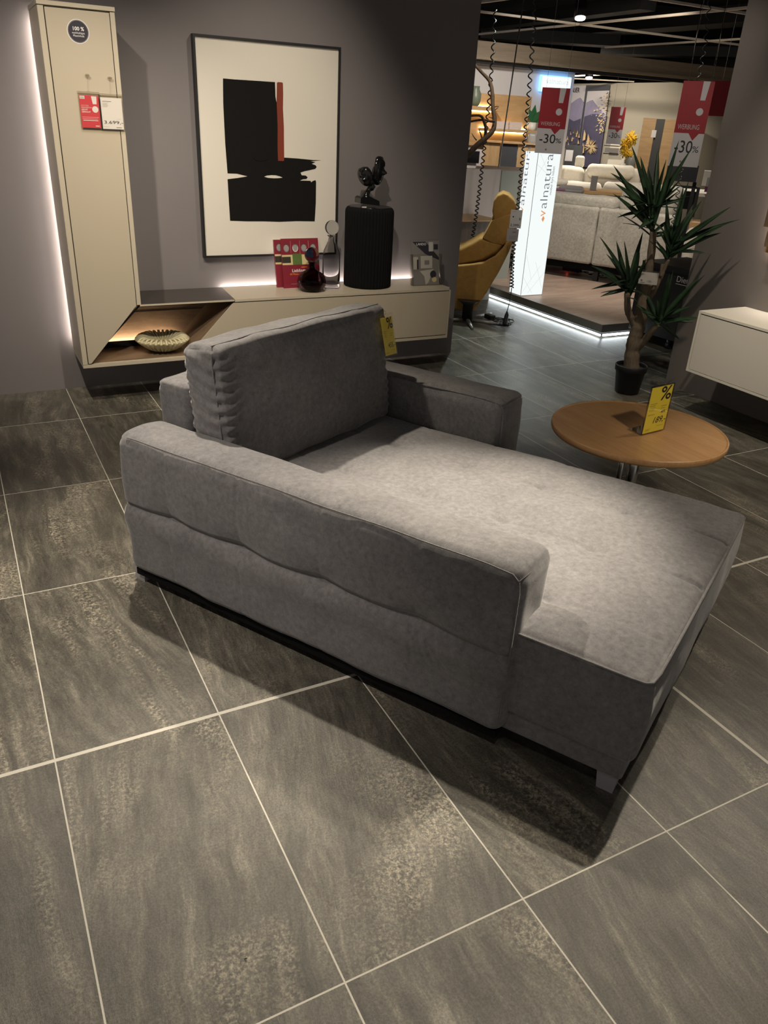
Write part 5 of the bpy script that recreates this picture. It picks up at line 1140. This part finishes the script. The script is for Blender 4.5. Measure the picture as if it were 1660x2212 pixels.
for d_, w_, l_ in (((0.1, 0, 1), 0.04, 0.20), ((0.5, -.2, .7), 0.04, 0.18), ((-0.4, -.1, .7), 0.04, 0.17), ((0.8, 0, .3), .03, .15)):
    D_ = Vector(d_).normalized(); N0 = len(b.v); s_ = D_.cross(Vector((0, 1, 0.1))).normalized(); o_ = q+Vector((0, 0, 0.09)); b.add([o_, o_+D_*l_*.3+s_*w_*.8, o_+D_*l_*.6+s_*w_, o_+D_*l_, o_+D_*l_*.6-s_*w_, o_+D_*l_*.3-s_*w_*.8], [(0, 1, 2, 3, 4, 5)], 'leaf_green')
o = b.build('leaves', gv); md = o.modifiers.new('thickness', 'SOLIDIFY'); md.thickness = 0.002
one('grey_vase', 'tall grey glass vase on the oak board under the lower shelf', 'vase', [('body', 1141, 1160, 287, 312, 10.8, 0.12, 'grey_vase', 0.03)])
wb = one('wall_cabinet_row', 'row of oak and anthracite wall cabinet doors under the lit shelves', 'cabinet', [('door', 1044, 1079, 309, 358, 10.55, 0.3, 'oak_upright'), ('door', 1084, 1117, 312, 360, 10.55, 0.3, 'slate_panel'), ('door', 1118, 1160, 314, 362, 10.55, 0.3, 'oak_upright'), ('top_board', 1040, 1162, 306.5, 310, 10.5, 0.35, 'oak_panel')])
one('tv_screen', 'black screen beside the coiled cable left of the oak cabinet doors', 'screen', [('screen', 1000, 1036, 326, 352, 9.8, 0.05, 'black_gloss'), ('back', 1002, 1044, 322, 358, 9.9, 0.04, 'white_panel')])
# small blue lit sign
q0, q1 = wy(1175, 164, 0.08), wy(1230, 190, 0.08)
bs = thing('illuminated_sign', 'small blue glowing valnatura sign on the pale display wall', 'sign', tuple(wy(1203, 190)))
b = MB(); b.box((q0.x, WY-0.08, q1.z-0.05), (q1.x+0.02, WY-0.03, q0.z), 'blue_sign'); b.build('face', bs)
b = MB(); b.box((q0.x-0.012, WY-0.06, q1.z-0.06), (q1.x+0.032, WY-0.02, q0.z+0.012), 'blue_sign_edge'); b.build('halo_frame', bs)
b = MB(); b.text('valnatura', (q0.x+0.05, WY-0.083, q1.z+0.03), (1, 0, 0), (0, 0, 1), 0.085, 'lightbox_line', w=(q1.x-q0.x)*0.85); b.build('lettering', bs)
# white partition, green panel and desk
PTY = 7.0
t = thing('white_partition', 'white half-height partition with pale green end behind the armchair', 'partition', tuple(aty(1060, 652, PTY)))
p0_ = aty(1078, 420, PTY); xg0, xg1 = aty(1076, 460, PTY-.02).x, aty(1109, 500, PTY-.02).x; zt = aty(1100, 369, PTY).z
b = MB(); b.box((xg0-1.6, PTY, 0), (xg0, PTY+0.12, zt+0.01), 'white_panel'); b.build('panel', t)
b = MB(); b.box((xg0, PTY-0.02, 0), (xg1, PTY+0.12, zt), 'green_panel'); b.build('end_panel', t)
t = thing('wall_desk', 'desk with light oak top and brown wood front behind the armchair', 'desk', tuple(aty(1025, 560, 6.6)))
zd = aty(1030, 470, 6.7).z; xd = aty(1061, 470, 6.7).x
b = MB(); b.box((xd-1.3, 6.5, zd-0.012), (xd, PTY-0.002, zd), 'oak_panel'); b.build('desktop', t)
b = MB(); b.box((xd-1.3, 6.56, 0.0), (xd-0.02, 6.62, zd-0.012), 'brown_wood'); b.build('front_panel', t)
b = MB(); b.box((xg0-0.62, PTY-0.03, zd+0.002), (xg0-0.50, PTY-0.002, zd+0.14), 'brown_wood'); b.build('socket_box', t)

# driftwood branch
q = atd(1000, 340, 6.6); br_ = thing('driftwood_branch', 'twisted driftwood branch reaching out from behind the grey wall', 'branch', tuple(q))
b = MB()
def br(px, r0, r1, dist=6.6):
    pts = spline([atd(u, v, dist-(0.06*i if len(px) > 10 else 0.01*i+0.36*(r0 > 0.0075))) for i, (u, v) in enumerate(px)], 5); b.tube(pts, bumpy(pts, r0, r1, len(px)), 'driftwood', 8)
br([(1020, 133), (1040, 155), (1058, 175), (1064, 200), (1065, 230), (1069, 258), (1066, 280), (1050, 298), (1030, 315), (1010, 335), (985, 352)], 0.010, 0.022)
br([(1069, 262), (1060, 262), (1045, 259), (1020, 262), (1000, 270)], 0.008, 0.006); br([(1048, 300), (1050, 280), (1046, 262), (1038, 250), (1015, 250)], 0.012, 0.008)
br([(1066, 240), (1072, 236), (1077, 232)], 0.005, 0.002); br([(1066, 256), (1061, 254), (1056, 253)], 0.005, 0.002); br([(1042, 305), (1040, 292), (1036, 282), (1038, 280)], 0.007, 0.002); br([(1030, 303), (1025, 297), (1020, 288)], 0.005, 0.002); br([(1063, 233), (1073, 230), (1078, 230)], 0.005, 0.002)
b.build('wood', br_)

# ================================================================== CEILING: lattice, ducts, lamps, wires
def bar(name, label, cat, pts, z, wdt, h, mat, group=None):
    """straight profile at height z through two sighted points"""
    p, q = atz(*pts[0], z), atz(*pts[1], z); d = (q-p).normalized(); s_ = Vector((d.y, -d.x, 0)); fr = frame(p, d, s_); L_ = (q-p).length
    b = MB(); b.box((-0.0, -wdt/2, 0), (L_, wdt/2, h), mat, fr); o = b.build(name, base=tuple(p)); tag(o, label, cat, group); return o
LZ = 2.62; G = 'pale wood lattice bars under the ceiling'
lat = [((1034, 27), (1640, 104), 'lattice bar falling from the wall edge past the bright spotlight to the right'),
       ((1034, 76), (1640, 17), 'lattice bar rising from the wall edge through the bright spotlight crossing'),
       ((1395, -2), (1640, 36), 'short lattice bar falling at the upper right corner of the passage'),
       ((1308, 104), (1640, 84), 'lattice bar rising to the right just above the wooden beam'),
       ((1034, 8), (1110, -2), 'short lattice bar at the top left of the passage')]
for p, q, lab in lat: bar('lattice_bar', lab, 'lattice bar', (p, q), LZ, 0.035, 0.02, 'slat_wood', G)
for p, q, lab in (((1236, 152), (1480, 176), 'far lattice bar falling below the beam from the display wall'), ((1236, 166), (1410, 158), 'far lattice bar rising below the beam from the display wall'), ((1240, 171), (1370, 178), 'lowest far lattice bar under the beam')):
    bar('lattice_bar', lab, 'lattice bar', (p, q), 2.36, 0.04, 0.02, 'slat_wood', G)
D_ = 'black ventilation ducts under the ceiling'
for (p, q, z, w_, h_, mt, lab) in (((1034, 18), (1600, 60), 3.2, 0.35, 0.2, 'duct_dark', 'upper black duct running from the wall edge behind the spotlight'),
                               ((1034, 66), (1400, 22), 2.78, 0.22, 0.14, 'duct_dark', 'black duct rising from left to right behind the lattice crossing'),
                               ((1200, 82), (1640, 50), 2.95, 0.5, 0.2, 'duct_dark', 'wide black duct above the wooden beam on the right'),
                               ((1034, 84), (1330, 102), 2.74, 0.4, 0.15, 'duct_dark', 'grey duct directly above the wooden beam'),
                               ((1300, 118), (1640, 128), 2.70, 0.5, 0.14, 'duct_dark', 'low black duct behind the beam at the right')):
    bar('ventilation_duct', lab, 'duct', (p, q), z, w_, h_, mt, D_)
for (u, v, dist, s_, lab) in ((1254, 40, 9.2, 1.0, 'black ceiling spotlight with bright lens at the lattice crossing'), (1273, 169, 12.5, 0.9, 'bright ceiling spotlight seen below the wooden beam')):
    q = atd(u, v, dist); t = thing('ceiling_spotlight', lab, 'spotlight', tuple(q), 'ceiling spotlights'); dn = Vector((-0.15, -0.25, -1)).normalized(); s_ *= 1.0
    b = MB(); b.tube([q-dn*0.16*s_, q-dn*0.005], [0.055*s_, 0.062*s_], 'black', 20); b.build('housing', t)
    b = MB(); b.tube([q-dn*0.006, q+dn*0.004], [0.050*s_, 0.048*s_], 'lamp_lens', 20); b.build('lens', t)
    b = MB(); b.tube([q-dn*0.16*s_, q-dn*0.16*s_+Vector((0.02, 0, 0.10)), q-dn*0.16*s_+Vector((0.06, 0, 0.14))], 0.008, 'black', 8); b.box((q.x-0.25, q.y-0.02, q.z+0.24*s_), (q.x+0.25, q.y+0.03, q.z+0.29*s_), 'black'); b.build('bracket', t)
b = MB(); p, q = atd(1133, -6, 7.9), atd(1078, 362, 7.9); b.tube([p, q], 0.006, 'aluminium', 8); tag(b.build('suspension_rod', base=tuple(q)), 'thin metal rod hanging between the two coiled cables', 'rod')
G2 = 'thin steel suspension wires'
for (u0_, v0_, u1_, v1_, dd, lab) in ((1571, -4, 1542, 172, 6.4, 'steel wire above the right edge of the large promotion sign'), (1518, -2, 1490, 174, 6.4, 'steel wire above the left part of the large promotion sign')):
    b = MB(); p, q = atd(u0_, v0_, dd), atd(u1_, v1_, dd); b.tube([p, q], 0.0022, 'steel', 5); tag(b.build('suspension_wire', base=tuple(q)), lab, 'wire', G2)
# small crumb on the tile
q = atz(528, 2072, 0.003); b = MB(); b.tube([q, atz(534, 2070, 0.004)], 0.0012, 'black', 5); tag(b.build('splinter', base=tuple(q)), 'tiny dark splinter lying on the tile at the front', 'splinter')
for o in bpy.data.objects:
    if '_b' in o: del o['_b']
